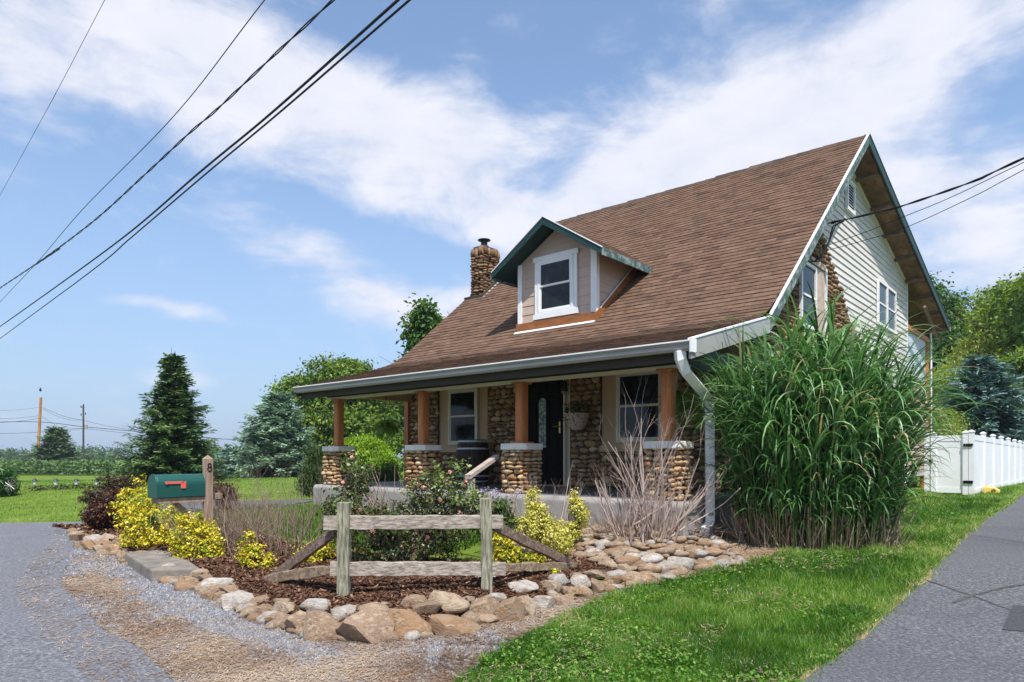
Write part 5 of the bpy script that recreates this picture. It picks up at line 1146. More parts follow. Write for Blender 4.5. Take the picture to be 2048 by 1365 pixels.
for _ in range(26):
    u0 = r.uniform(690, 930); p0 = Vector(P(u0, 1060, 7.9)); p1 = Vector(P(u0 + r.uniform(-45, 45), r.uniform(920, 985), 7.9 + r.uniform(-.3, .3))); mb.tube([p0, p0.lerp(p1, .5) + Vector((r.uniform(-.04, .04), 0, 0)), p1], [.006, .0045, .002], 4, cap=False)
mb.ob('cane', M['twigdark'], t)
bush('agapanthus', 'pale lilac seeding flower heads beside the right fence post', 'flowers', 990, 1100, 8.5, [(988, 990, 14, 9), (1005, 1000, 10, 8), (1037, 982, 6, 5), (968, 985, 8, 6)], 60, 12, .03, .035, 'lilac', 64, asp=.2, stems=14, stem_m='twig', fname='bloom')
bush('variegated_shrub', 'small pale variegated shrub just right of the right fence post', 'bush', 1010, 1105, 8.3, [(1000, 1025, 18, 24), (1015, 1050, 16, 20)], 110, 10, .04, .05, 'weep', 65, stems=16, stem_m='twig', bright=.3)
# by the left end of the porch
bush('lime_shrub', 'bright lime green mounded weeping shrub behind the left porch pier', 'bush', 745, 985, 17.6, [(738, 925, 52, 46), (710, 905, 30, 28), (765, 950, 36, 34), (728, 893, 28, 18), (700, 940, 26, 30)], 900, 20, .085, .085, 'lime', 66, asp=.35, droop=.8, stems=8)
bush('climbing_shrub', 'greyish green tangled shrub in front of the lime green mound', 'bush', 750, 990, 16.8, [(752, 962, 42, 22), (775, 945, 22, 22)], 260, 14, .09, .07, 'weep', 67, asp=.35, droop=.5, stems=20, bright=.15)
bush('weeping_shrub', 'dark weeping shrub hanging down left of the leftmost pier', 'bush', 632, 985, 16.2, [(632, 925, 14, 30), (625, 955, 20, 32), (612, 972, 14, 20)], 300, 16, .08, .09, 'weep', 68, asp=.25, droop=1.5, stems=16)
bush('strap_leaved_plant', 'long strap-leaved plant at the far left edge of the lawn', 'plant', -8, 985, 23., [(-12, 965, 36, 30), (14, 975, 14, 16)], 120, 14, .12, .42, 'misc', 69, asp=.08, stems=6)

# ------------------------------------------------------------------ bare twiggy shrubs
def twiggy(name, label, base, n, hgt, spread, seed, mat='twig', r0=.008, forks=3, lean=(0, 0), basew=.1, cat='bare shrub', group=None, zig=.05, targets=None):
    r = random.Random(seed); t = thing(name, base, label, cat, group, off=base); mb = MB()
    def grow(p, d, L_, rad, depth):
        pts = [p]; rads = [rad]; q = p; dd = d
        S = 4
        for k in range(S):
            dd = (dd + Vector((r.gauss(0, zig), r.gauss(0, zig), r.gauss(.02, zig)))).normalized(); q = q + dd * L_ / S; pts.append(q); rads.append(rad * (1 - .55 * (k + 1) / S))
        mb.tube(pts, rads, 3 if rad < .006 else 4, cap=False, r=r.random())
        if depth > 0:
            for _ in range(r.choice((1, 2, 2, 3))):
                k = r.randint(1, S); nd = (dd + Vector((r.gauss(0, .38), r.gauss(0, .38), r.gauss(.1, .2)))).normalized(); grow(pts[k], nd, L_ * r.uniform(.4, .62), rads[k] * .65, depth - 1)
    for i in range(n):
        a = r.uniform(0, 6.28); q = r.uniform(0, 1) ** .6; s = Vector(base) + Vector((math.cos(a) * q * basew, math.sin(a) * q * basew, -.02))
        if targets and i < len(targets): e = Vector(targets[i]); d = (e - s); L_ = d.length * .72; d.normalize()
        else:
            L_ = hgt * r.uniform(.45, .8) * .8; d = Vector((math.cos(a) * q * spread + lean[0], math.sin(a) * q * spread + lean[1], 1)).normalized()
        grow(s, d, L_, r0 * r.uniform(.6, 1.1), forks)
    mb.ob('twig', M[mat], t, rnd=True); return t
b = G(1290, 1078); tg = [P(u, v, 8.5 + q) for u, v, q in ((1185, 865, 0), (1205, 800, .1), (1215, 790, -.1), (1300, 790, 0), (1328, 750, .1), (1345, 775, -.2), (1350, 825, .1), (1290, 800, .2), (1175, 940, -.1), (1240, 850, 0), (1265, 820, .2), (1320, 830, -.2), (1250, 790, .3), (1225, 870, .3), (1275, 880, -.3), (1310, 860, .3))]
twiggy('bare_shrub', 'large leafless shrub with pinkish grey twigs in front of the porch', b, 60, 1.3, .5, 71, 'twig', .014, 3, basew=.42, targets=tg, zig=.09)
twiggy('bare_shrub', 'low dense leafless shrub filling the foot of the large bare one', G(1275, 1072), 170, .55, .8, 72, 'twigdark', .005, 2, basew=.55, zig=.12)
tg = [P(u, v, 8.8) for u, v in ((1500, 900), (1530, 905), (1470, 880), (1540, 950), (1480, 945), (1510, 930))]
twiggy('bare_shrub', 'leafless branches leaning right across the white downspout', G(1330, 1078), 6, 1.4, .3, 73, 'twig', .011, 3, targets=tg, basew=.1, zig=.09)
twiggy('dry_stalks', 'dry upright stalks between the cream-yellow bushes and the porch', G(1085, 1085), 40, 1.5, .3, 74, 'twig', .006, 1, basew=.35)
for u, v, n, h_, sd, lab in ((560, 1120, 34, 1.15, 75, 'open dry twiggy shrub left of the split rail fence'), (470, 1110, 30, 1.0, 76, 'dry brown twiggy shrub just right of the mailbox post'), (610, 1105, 20, 1.1, 77, 'thin dry stems rising beside the left fence post'), (520, 1085, 26, 1.0, 78, 'dry twiggy shrub farther back in the bed')):
    twiggy('dry_shrub', lab, G(u, v), int(n * 1.1), h_ * 1.35, .55, sd, 'twigdark', .0058, 3, basew=.5, group='dry twiggy shrubs in the flower bed', zig=.14)
twiggy('dry_shrub', 'dense tangle of dry brown stems behind the mailbox post', G(450, 1085), 200, 1.05, .8, 79, 'twigdark', .006, 2, basew=.6, group='dry twiggy shrubs in the flower bed', zig=.12)
twiggy('dry_shrub', 'dry stems with green leaves behind the right fence post', G(1010, 1085), 60, 1.0, .6, 80, 'twig', .005, 2, basew=.3, group='dry twiggy shrubs in the flower bed', zig=.12)
twiggy('bare_vine', 'dry vine climbing the right porch pier', (xy_of(-4.3, 8.1)[0], xy_of(-4.3, 8.1)[1], .45), 12, 1.5, .25, 81, 'twig', .006, 3, basew=.15, zig=.2)
# heap of dry roots at the downspout foot
def root_heap():
    r = random.Random(82); c0 = Vector(G(1425, 1072)); t = thing('root_heap', c0, 'heap of dry brown roots and vines at the foot of the downspout', 'roots', off=c0); mb = MB()
    for _ in range(90):
        a = r.uniform(0, 6.28); q = r.uniform(.1, .5); p = c0 + Vector((r.uniform(-.3, .35), r.uniform(-.2, .2), r.uniform(.0, .16))); pts = [p]; d = Vector((math.cos(a), math.sin(a) * .5, r.uniform(-.1, .3)))
        for k in range(5): d = (d + Vector((r.gauss(0, .4), r.gauss(0, .3), r.gauss(-.08, .2)))).normalized(); p = p + d * .09; p.z = max(p.z, Hs(p.x, p.y) + .005); pts.append(p)
        mb.tube(pts, [.006, .006, .005, .004, .003, .002], 4, cap=False, r=r.random())
    mb.ob('root', M['twigdark'], t, rnd=True)
root_heap()

# ------------------------------------------------------------------ garden stones
RK = [rock_data(100 + i, 3, 10, .13, 'stone', M['rock'], (.52, .86), 3.5) for i in range(12)]
RG = [rock_data(140 + i, 3, 10, .13, 'stone', M['rock_gray'], (.52, .86), 3.5) for i in range(6)]
FK = [rock_data(160 + i, 2, 7, .10, 'stone', M['rock'], (.55, .85)) for i in range(8)]; FG = [rock_data(180 + i, 2, 7, .1, 'stone', M['rock_gray'], (.55, .85)) for i in range(4)]
r = random.Random(6)
EDGE = [(-90, 0, 0, 0)]
S7 = [(40, 330, 70, 45), (135, 345, 90, 55), (230, 333, 105, 42), (290, 352, 85, 42), (210, 372, 62, 42), (110, 378, 75, 60), (160, 392, 62, 42), (190, 415, 82, 36), (250, 398, 110, 60), (310, 400, 70, 40), (280, 436, 46, 40), (325, 445, 60, 60), (380, 432, 135, 42), (50, 375, 60, 40),
      (470, 515, 62, 46), (527, 500, 72, 36), (482, 546, 72, 32), (520, 540, 40, 36), (575, 530, 120, 85), (630, 543, 92, 62), (640, 585, 50, 70), (740, 540, 110, 46), (692, 575, 90, 42), (728, 590, 52, 32), (785, 570, 90, 50), (710, 620, 62, 32), (748, 630, 82, 50), (850, 605, 162, 70), (925, 640, 122, 56), (795, 665, 92, 50), (856, 668, 72, 56), (882, 702, 50, 46), (955, 700, 160, 112), (1002, 737, 92, 55), (1095, 698, 132, 46), (1102, 748, 122, 62),
      (1215, 706, 112, 36), (1225, 747, 132, 62), (1182, 797, 112, 60), (1400, 735, 192, 86), (1300, 820, 136, 110), (1440, 840, 190, 150), (1572, 777, 132, 62), (1722, 757, 172, 60), (1680, 850, 270, 172), (1920, 832, 222, 152), (1955, 702, 152, 82), (2030, 757, 142, 62), (1862, 742, 52, 28), (1926, 757, 62, 28), (1520, 745, 70, 40), (1780, 720, 90, 40), (600, 575, 60, 40), (520, 575, 50, 25), (1000, 655, 50, 35), (935, 600, 50, 30)]
S8 = [(100, 720, 240, 112), (130, 838, 262, 100), (210, 690, 82, 36), (300, 742, 182, 142), (372, 680, 122, 50), (450, 748, 150, 122), (545, 728, 112, 112), (530, 636, 152, 76), (632, 706, 142, 76), (680, 626, 122, 70), (740, 586, 122, 60), (862, 596, 122, 76), (782, 640, 92, 46), (740, 687, 152, 66), (872, 648, 82, 50), (832, 546, 82, 30), (950, 612, 82, 82), (945, 546, 142, 50), (1070, 546, 112, 50), (1042, 580, 102, 50), (1065, 616, 96, 26), (1170, 562, 122, 72),
      (1220, 525, 90, 50), (1300, 512, 110, 55), (1110, 508, 100, 45), (1420, 490, 140, 90), (1560, 500, 130, 52), (1660, 485, 90, 52), (1720, 478, 60, 46), (1775, 472, 62, 50), (1020, 490, 120, 50), (1185, 488, 90, 45), (1330, 472, 80, 32), (1290, 562, 110, 46), (1270, 595, 60, 20), (1495, 425, 90, 66), (1215, 545, 90, 40)]
FRONT_L = {(1680, 850): 'largest squarish tan boulder at the front of the stone edging', (1920, 832): 'second large pale tan boulder at the front corner of the edging', (1440, 840): 'rounded orange-brown boulder left of the largest one', (1300, 820): 'rounded tan boulder at the front left of the edging', (1400, 735): 'pale grey angular stone on top of the front edging', (955, 700): 'large grey-tan stone half way along the left edging', (850, 605): 'long pale flat stone on the left edging', (575, 530): 'pale grey stone next to the flat stone slab'}
FRONT_R = {(100, 720): 'broad flat pinkish brown stone on top of the orange slab stone', (130, 838): 'long orange-brown slab stone at the front of the edging', (300, 742): 'rust stained boulder right of the broad flat stone', (450, 748): 'brown upright stone facing the lawn', (530, 636): 'pale grey stone below the right fence post', (545, 728): 'rounded brown stone leaning at the edge of the lawn', (1420, 490): 'big grey-brown boulder at the lawn edge of the stone field', (1560, 500): 'long orange stone at the lawn edge of the stone field', (1495, 425): 'dark broken stone in the stone field'}
GREY = {(135, 345), (575, 530), (955, 700), (1400, 735), (1572, 777), (850, 605), (530, 636), (372, 680), (740, 586), (862, 596), (1065, 616), (1070, 546), (632, 706), (1775, 472), (1420, 490), (1660, 485), (1720, 478), (1002, 737), (1300, 512)}
def garden_stone(u, v, w, h, lab, grey, protos, group, depthk=1.0, name='stone'):
    if v > 1222 and w > 34: w *= 1.12; h *= 1.15
    if lab.startswith('stone '): lab = ('large ' if w > 38 else 'small ' if w < 24 else 'mid-sized ') + ('flat ' if h < w * .45 else '') + ('grey ' if grey else 'brown ') + lab
    x, y, z = G(u, v + h * .42); y_ = y + .3 * w / 1365. * y; W = w / 1365. * y; h3 = h / 1365. * y
    c_ = P(u, v, y_); me = r.choice(protos)
    dpt = max(W * .8, h3 * .8) * r.uniform(.8, 1.0) * depthk
    cz = max(c_[2], Hs(c_[0], c_[1]) + h3 * .25)
    cz = min(cz, Hs(c_[0], c_[1]) + h3 * .55 + .20)
    o = bpy.data.objects.new(name, me); C.collection.objects.link(o); o.location = (c_[0], c_[1], cz); o.scale = (W * 1.14, dpt * 1.1, h3 * 1.25); o.rotation_euler = (r.uniform(-.08, .08), r.uniform(-.10, .10), r.uniform(-.35, .35))
    tag(o, lab, 'stone', group); return o
EG = 'stones edging the flower bed'
SECT = [(430, 'stone in the low pile left of the flat slab, by the barberry'), (900, 'stone in the edging between the flat slab and the large grey-tan stone'), (1260, 'stone in the left edging below the left fence brace'), (9999, 'stone of the front corner of the edging below the fence')]
for (a, b_, w, h) in S7:
    lab = FRONT_L.get((a, b_)) or [q for lim, q in SECT if a < lim][0]
    gy = (a, b_) in GREY; garden_stone(140 + a / 2.844, 960 + b_ / 2.844, w / 2.844, h / 2.844, lab, gy, RG if gy else RK, EG)
for (a, b_, w, h) in S8:
    lab = FRONT_R.get((a, b_)) or ('stone of the edging between the front corner and the lawn' if a < 900 else 'stone along the lawn edge of the stone field')
    gy = (a, b_) in GREY; garden_stone(860 + a / 2.844, 960 + b_ / 2.844, w / 2.844, h / 2.844, lab, gy, RG if gy else RK, EG)
# smaller stones wedged under and between the big ones
bpn = densify(bp, .13, 0, closed=False)
for i, (x, y) in enumerate(bpn[12:-8]):
    for q_ in (.02, .16):
        if r.random() < .30: continue
        w = r.uniform(.10, .20); me = r.choice(FK if r.random() < .9 else FG); y2 = y + q_ + r.uniform(-.03, .03); x2 = x + r.uniform(-.05, .05)
        o = bpy.data.objects.new('stone', me); C.collection.objects.link(o); o.location = (x2, y2, Hs(x2, y2) + w * .12); o.scale = (w * 1.2, w, w * r.uniform(.5, .8)); o.rotation_euler = (r.uniform(-.2, .2), r.uniform(-.2, .2), r.uniform(0, 3))
        sec = [q for lim, q in ((-6.2, 'by the red-brown barberry'), (-5.2, 'just left of the flat slab'), (-4.4, 'against the flat slab'), (-3.7, 'just right of the flat slab'), (-3.1, 'below the wide golden bush'), (-2.6, 'below the narrow golden bush'), (-2.1, 'below the left fence brace'), (-1.7, 'just left of the left fence post'),
                                (-1.2, 'in front of the left fence post'), (-.7, 'in front of the fence rails'), (-.2, 'in front of the right fence post'), (.3, 'just right of the right fence post'), (.8, 'below the right fence brace'), (1.4, 'by the tip of the right brace'), (99, 'along the lawn by the stone field')) if x < lim][0]
        kind_ = ('grey' if me in FG else 'tan') + (' pebble-sized' if w < .13 else ' small' if w < .165 else ' fist-sized')
        tag(o, kind_.split(' ', 1)[1] + ' ' + kind_.split()[0] + ' filler stone' + (' outermost' if q_ < .1 else ' tucked behind') + ' in the edging, ' + sec, 'stone', EG)
# the loose field of stones in front of the porch
field = gp((1150, 1115), (1190, 1060), (1215, 1045), (1260, 1070), (1330, 1082), (1400, 1075), (1440, 1085), (1490, 1120), (1480, 1134), (1390, 1140), (1320, 1150), (1240, 1140), (1200, 1130))
fp = densify(field, .2, 0); xs = [p[0] for p in fp]; ys = [p[1] for p in fp]; pts = []; tries = 0
while tries < 9000 and len(pts) < 185:
    tries += 1; x, y = r.uniform(min(xs), max(xs)), r.uniform(min(ys), max(ys))
    if not in_poly([x], [y], fp)[0]: continue
    w = r.choice((.12, .15, .18, .2, .24, .28)) * (1.1 if x < 2.2 else .75)
    if all((x - a) ** 2 + ((y - b_) * 1.0) ** 2 > (.36 * (w + q)) ** 2 for a, b_, q in pts): pts.append((x, y, w))
for x, y, w in pts:
    gy = r.random() < .3; me = r.choice(FG if gy else FK); h = w * r.uniform(.35, .6)
    o = bpy.data.objects.new('stone', me); C.collection.objects.link(o); o.location = (x, y, Hs(x, y) + h * .22 + r.uniform(0, .03)); o.scale = (w * 1.15, w * r.uniform(.7, .95), h); o.rotation_euler = (r.uniform(-.15, .15), r.uniform(-.15, .15), r.uniform(0, 3.14))
    size_ = 'small' if w < .17 else 'mid-sized' if w < .23 else 'large'; ld_ = min(math.hypot(x - a, y - b_) for a, b_ in LAWNL)
    where = 'beside the cream-yellow bushes' if x < 1.1 else 'against the porch wall' if y > 8.85 else 'left of the bare shrub foot' if y > 8.25 and x < 1.45 else 'just in front of the bare shrub' if y > 8.25 and x < 2.0 else 'right of the bare shrub foot' if y > 8.25 else 'near the root heap' if x > 2.55 else 'close to the lawn' if ld_ < .75 else 'in the middle of the field'
    tag(o, 'loose %s %s stone of the stone field, %s' % (size_, 'grey' if gy else 'tan', where), 'stone', 'loose stones in front of the porch')
for u, v in ((1190, 1035), (1200, 1045), (1172, 1050), (1185, 1062), (1210, 1062), (1165, 1068), (1228, 1072), (1245, 1082)): garden_stone(u, v, r.uniform(26, 44), r.uniform(12, 20), 'stone piled against the porch wall beside the bare shrub', 0, FK, 'loose stones in front of the porch')
# flat slab
p1, p2, p3, p4 = G(250, 1128)[:2], G(303, 1165)[:2], G(400, 1150)[:2], G(345, 1102)[:2]
zb = Hs(*p1); V = [(*p, zb - .05) for p in (p1, p2, p3, p4)] + [(*p, zb + .14 + dz) for p, dz in zip((p1, p2, p3, p4), (.0, -.005, .01, .015))]
o = obj('stone_slab', V, [(0, 3, 2, 1), (4, 5, 6, 7), (0, 1, 5, 4), (1, 2, 6, 5), (2, 3, 7, 6), (3, 0, 4, 7)], M['slab'], bevel=.02)
tag(o, 'long flat grey stone slab laid as a step among the edging stones', 'slab')

# ------------------------------------------------------------------ split rail fence
def beam_between(mb, a, b, w, h, n=10, r=None, wob=.006, taper=0.):
    """rough sawn timber: a box bent and swollen a little along its length"""
    a, b = Vector(a), Vector(b); d = (b - a).normalized(); s = d.cross(Vector((0, 0, 1)) if abs(d.z) < .95 else Vector((0, 1, 0))).normalized(); u = s.cross(d); V = []
    for i in range(n + 1):
        t = i / n; p = a.lerp(b, t); k = 1 - taper * abs(2 * t - 1) ** 3
        for x_, y_ in ((-1, -1), (1, -1), (1, 1), (-1, 1)): V.append(p + s * x_ * (w / 2 * k + r.uniform(-wob, wob)) + u * y_ * (h / 2 * k + r.uniform(-wob, wob)))
    F_ = [(i * 4 + j, i * 4 + (j + 1) % 4, i * 4 + 4 + (j + 1) % 4, i * 4 + 4 + j) for i in range(n) for j in range(4)] + [(3, 2, 1, 0), tuple(n * 4 + j for j in range(4))]
    mb.add(V, F_); return mb
r = random.Random(15)
gl, gr = G(685, 1199), G(974, 1187); yl, yr = gl[1], gr[1]
fc = thing('split_rail_fence', ((gl[0] + gr[0]) / 2, (yl + yr) / 2, gl[2]), 'weathered grey split rail corner fence with two posts in the mulch bed', 'fence', off=((gl[0] + gr[0]) / 2, (yl + yr) / 2, gl[2]))
def zat(v, y): return 1.4 + (912 - v) / 1365. * y
for gx_, u_, vt in ((gl, 685, 1006), (gr, 971, 998)):
    mb = MB(); zt_ = zat(vt, gx_[1]); beam_between(mb, (gx_[0], gx_[1] + .055, gx_[2] - .1), (gx_[0] + (.0 if u_ < 800 else -.012), gx_[1] + .055, zt_), .105, .11, 12, r, .004); mb.ob('post', M['railpost'], fc, bevel=.006)
def fpt(u, v, dy=0., f=None):
    t = (u - 685) / (974 - 685); y = yl + (yr - yl) * t + .055 + dy; return P(u, v, y)
mb = MB(); beam_between(mb, fpt(647, 1046), fpt(1006, 1044), .05, .125, 26, r, .005); mb.ob('rail', M['rail'], fc, bevel=.005)
mb = MB(); beam_between(mb, fpt(660, 1138), fpt(1011, 1138), .05, .125, 26, r, .005); mb.ob('rail', M['rail'], fc, bevel=.005)
e1_, e2_ = G(541, 1164), G(1152, 1136)
mb = MB(); beam_between(mb, fpt(672, 1062, .06), (e1_[0], e1_[1], e1_[2] + .02), .06, .095, 14, r, .006, .15); mb.ob('brace', M['brace'], fc, bevel=.006)
mb = MB(); beam_between(mb, fpt(988, 1053, .06), (e2_[0], e2_[1], e2_[2] + .02), .06, .095, 14, r, .006, .15); mb.ob('brace', M['brace'], fc, bevel=.006)
mb = MB(); beam_between(mb, fpt(668, 1138, .10), (e1_[0] - .03, e1_[1] - .05, e1_[2] + .03), .07, .10, 14, r, .010, .3); mb.ob('lower_brace', M['lowbrace'], fc, bevel=.008)
mb = MB(); beam_between(mb, fpt(996, 1136, .10), (e2_[0] - .02, e2_[1] - .05, e2_[2] + .03), .07, .085, 14, r, .010, .3); mb.ob('lower_brace', M['lowbrace'], fc, bevel=.008)
garden_stone(975, 1157, 52, 12, 'flat pale disc-shaped stone behind the right fence post', 1, FG, EG)

# ------------------------------------------------------------------ mailbox
pc = (409 - 1024) / 1365. * 9.0; base = (pc, 9.0, Hs(pc, 9.0)); ang = math.radians(180 + 50)
mt = thing('mailbox', base, 'green metal mailbox with raised red flag on a brown wooden post numbered 8', 'mailbox', rz=ang, off=(0, 0, base[2]))
# local frame: +x runs from the post towards the box door, y to the far side (camera side is +y)
mz0, mz1, L0, L1, hw = .875, 1.165, .04, .66, .125
pr = [(-hw, mz0), (hw, mz0), (hw, mz1 - hw)] + [(hw * math.cos(t), mz1 - hw + hw * math.sin(t)) for t in np.linspace(0, math.pi, 12)[1:-1]] + [(-hw, mz1 - hw)]
mb = MB(); mb.prism(pr, 0, L0, L1 - .02); box = mb.ob('box', M['mailgreen'], mt, bevel=.006, smooth=False)
pr2 = [(y_ * 1.05, mz0 - .004 + (z_ - mz0) * 1.03) for y_, z_ in pr]; mb = MB(); mb.prism(pr2, 0, L1 - .02, L1); mb.ob('door', M['mailgreen'], mt, bevel=.004)
mb = MB(); mb.prism(pr2, 0, L0 - .006, L0 + .006); mb.ob('rear_rim', M['mailgreen'], mt)
sgn = 1
mb = MB(); mb.box(.32, .54, hw * sgn + .004, hw * sgn + .012, 1.045, 1.075); mb.box(.30, .365, hw * sgn + .004, hw * sgn + .012, .985, 1.075); mb.tube([(.54, hw * sgn + .003, 1.06), (.54, hw * sgn + .02, 1.06)], .020, 10); mb.ob('flag', M['red'], mt, bevel=.002)
MB().box(.02, .62, -.10, .10, .80, .872).ob('support_board', M['mailpost'], mt, bevel=.004); MB().box(-.22, .019, -.045, .045, .82, .90).ob('arm', M['mailpost'], mt, bevel=.004)
pb = MB(); w = .047; pb.box(-w, w, .045, .045 + 2 * w, base[2] - .1, 1.36); pb.add([(-w, .045, 1.36), (w, .045, 1.36), (w, .045 + 2 * w, 1.36), (-w, .045 + 2 * w, 1.36), (0, .045 + w, 1.41)], [(0, 1, 4), (1, 2, 4), (2, 3, 4), (3, 0, 4)]); post_ = pb.ob('post', M['mailpost'], mt)
mb = MB(); mb.prism([(.42, .80), (.34, .80), (.047, .50), (.047, .40)], 1, -.03, .03); mb.ob('brace', M['mailpost'], mt, bevel=.003)
mb = MB(); yf = .045 + 2 * w + .004
for cz, rr_, rz_ in ((1.275, .022, .024), (1.226, .026, .028)): mb.tube([(rr_ * math.cos(t), yf, cz + rz_ * math.sin(t)) for t in np.linspace(0, 2 * math.pi, 16)], .0065, 5, cap=False)
mb.ob('number', M['black'], post_)

# ------------------------------------------------------------------ white vinyl fence and gate
def vpanel(mb, p, q, z0, z1, th=.03):
    a, b = Vector((*p, 0)), Vector((*q, 0)); d = (b - a).normalized(); n = Vector((-d.y, d.x, 0)) * th / 2
    V = []
    for z in (z0, z1):
        for w in (a - n, b - n, b + n, a + n): V.append((w.x, w.y, z))
    mb.add(V, [(3, 2, 1, 0), (4, 5, 6, 7), (0, 1, 5, 4), (1, 2, 6, 5), (2, 3, 7, 6), (3, 0, 4, 7)]); return mb
def vpost(parent, s, c, z0, z1, name='post'):
    x, y = xy_of(s, c); w = .065; mb = MB(); ux, uy = Vector((CS, -SN, 0)), Vector((SN, CS, 0)); p = Vector((x, y, 0)); V = []
    for z, k in ((z0, w), (z1, w), (z1 + .002, w * 1.22), (z1 + .03, w * 1.22), (z1 + .07, .012)):
        for i, j in ((-1, -1), (1, -1), (1, 1), (-1, 1)): q = p + ux * i * k + uy * j * k; V.append((q.x, q.y, z))
    F_ = [(i * 4 + j, i * 4 + (j + 1) % 4, i * 4 + 4 + (j + 1) % 4, i * 4 + 4 + j) for i in range(4) for j in range(4)] + [(3, 2, 1, 0), (16, 17, 18, 19)]
    mb.add(V, F_); return mb.ob(name, M['vinyl'], parent)
bx_, by_ = xy_of(-2.8, 23.); vb = Hs(bx_, by_)
vf = thing('vinyl_fence', (bx_, by_, vb), 'long white vinyl privacy fence running back beside the driveway', 'fence', off=(bx_, by_, vb))
vpost(vf, -2.8, 22.98, vb - .1, 2.06, 'post')
for i in range(11):
    c0 = 22.98 + i * 2.45; c1 = c0 + 2.45; zt_ = 2.0 - .012 * i; zb_ = .30 - .02 * i
    mb = MB(); vpanel(mb, xy_of(-2.8, c0 + .06), xy_of(-2.8, c1 - .06), zb_ + .12, zt_ - .14, .03); pnl = mb.ob('panel', M['vinyl'], vf)
    for a, b_ in ((zb_, zb_ + .15), (zt_ - .16, zt_)): mb = MB(); vpanel(mb, xy_of(-2.8, c0 + .06), xy_of(-2.8, c1 - .06), a, b_, .055); mb.ob('rail', M['vinyl'], vf)
    for k in range(1, 7): mb = MB(); q = c0 + k * 2.45 / 7; vpanel(mb, xy_of(-2.8, q - .006), xy_of(-2.8, q + .006), zb_ + .16, zt_ - .165, .036); mb.ob('board_joint', M['vinyl'], vf)
    x, y = xy_of(-2.8, c1); vpost(vf, -2.8, c1, Hs(x, y) - .1, zt_ + .07)
gx_, gy_ = xy_of(-3.4, 23.); gt = thing('vinyl_gate', (gx_, gy_, Hs(gx_, gy_)), 'white vinyl gate panel between the house and the fence corner post', 'gate', off=(gx_, gy_, Hs(gx_, gy_)))
vpost(gt, -2.94, 22.98, .30, 2.04); vpost(gt, -3.72, 22.98, .28, 2.02)
mb = MB(); vpanel(mb, xy_of(-3.0, 22.98), xy_of(-3.66, 22.98), .42, 1.84); mb.ob('panel', M['vinyl'], gt)
for a, b_ in ((.34, .50), (1.82, 1.98)): mb = MB(); vpanel(mb, xy_of(-3.0, 22.98), xy_of(-3.66, 22.98), a, b_, .055); mb.ob('rail', M['vinyl'], gt)
for z in (.62, 1.66): mb = MB(); vpanel(mb, xy_of(-2.76, 22.895), xy_of(-2.99, 22.895), z, z + .08, .02); mb.ob('hinge', M['black'], gt)
vpost(gt, -3.88, 22.98, .28, 2.0)
mb = MB(); vpanel(mb, xy_of(-3.74, 22.9), xy_of(-3.82, 22.9), 1.2, 1.3, .03); mb.ob('latch', M['black'], gt)
# yellow plastic jug by the fence
q = G(1982, 989); mb = MB(); ux, uy = Vector((CS, -SN, 0)), Vector((SN, CS, 0)); yj = thing('yellow_container', q, 'small yellow plastic container with a dark round mark by the white fence', 'container', rz=-AN, off=(0, 0, q[2]))
mb.prism([(-.18, q[2]), (.20, q[2]), (.22, q[2] + .12), (.10, q[2] + .20), (-.20, q[2] + .22)], 1, -.12, .12); mb.ob('body', M['yellow'], yj, bevel=.015)
mb = MB(); mb.tube([(-.10, 0, q[2] + .215), (-.10, 0, q[2] + .25)], .04, 10); mb.ob('lid', M['yellow'], yj)
mb = MB(); mb.tube([(.07 + .05 * math.cos(t), -.123, q[2] + .10 + .05 * math.sin(t)) for t in np.linspace(0, 6.28, 12)], .008, 4, cap=False); mb.box(.04, .10, -.126, -.121, q[2] + .09, q[2] + .115); mb.ob('mark', M['black'], yj)

# ------------------------------------------------------------------ things on the porch
def hxyz(s, c, z): return (*xy_of(s, c), z)
bc = hxyz(-9.72, 10.0, .806); bt = thing('barrel', bc, 'dark oak wine barrel with silver hoops standing on the porch', 'barrel', off=bc)
prof_b = [(.29, 0), (.30, .03), (.335, .22), (.350, .46), (.335, .70), (.30, .89), (.29, .92)]
def brad(z):
    for (r0_, z0), (r1_, z1) in zip(prof_b[:-1], prof_b[1:]):
        if z <= z1: return r0_ + (r1_ - r0_) * (z - z0) / (z1 - z0)
    return .29
NS = 22
for k in range(NS):
    a0, a1 = 2 * math.pi * k / NS + .012, 2 * math.pi * (k + 1) / NS - .012; V = []
    for q_, z in prof_b:
        for a in (a0, a1):
            V.append((bc[0] + math.cos(a) * q_, bc[1] + math.sin(a) * q_, bc[2] + z))
        for a in (a1, a0): V.append((bc[0] + math.cos(a) * (q_ - .025), bc[1] + math.sin(a) * (q_ - .025), bc[2] + z))
    n_ = len(prof_b); F_ = [(i * 4 + j, i * 4 + (j + 1) % 4, i * 4 + 4 + (j + 1) % 4, i * 4 + 4 + j) for i in range(n_ - 1) for j in range(4)] + [(3, 2, 1, 0), tuple((n_ - 1) * 4 + j for j in range(4))]
    obj('stave', V, F_, M['barrelwood'], bt)
for z in (.06, .17, .72, .865, .33 - .0):
    if z == .33: continue
    mb = MB(); q0, q1 = brad(z) + .004, brad(z + .035) + .004; mb.lathe([(q0 - .02, 0), (q0, 0), (q1, .035), (q1 - .02, .035)], bc[0], bc[1], 28, bc[2] + z); mb.ob('hoop', M['hoop'], bt)
MB().lathe([(.27, 0), (.27, .012)], bc[0], bc[1], 24, bc[2] + .885).ob('barrel_head', M['barrelwood'], bt)
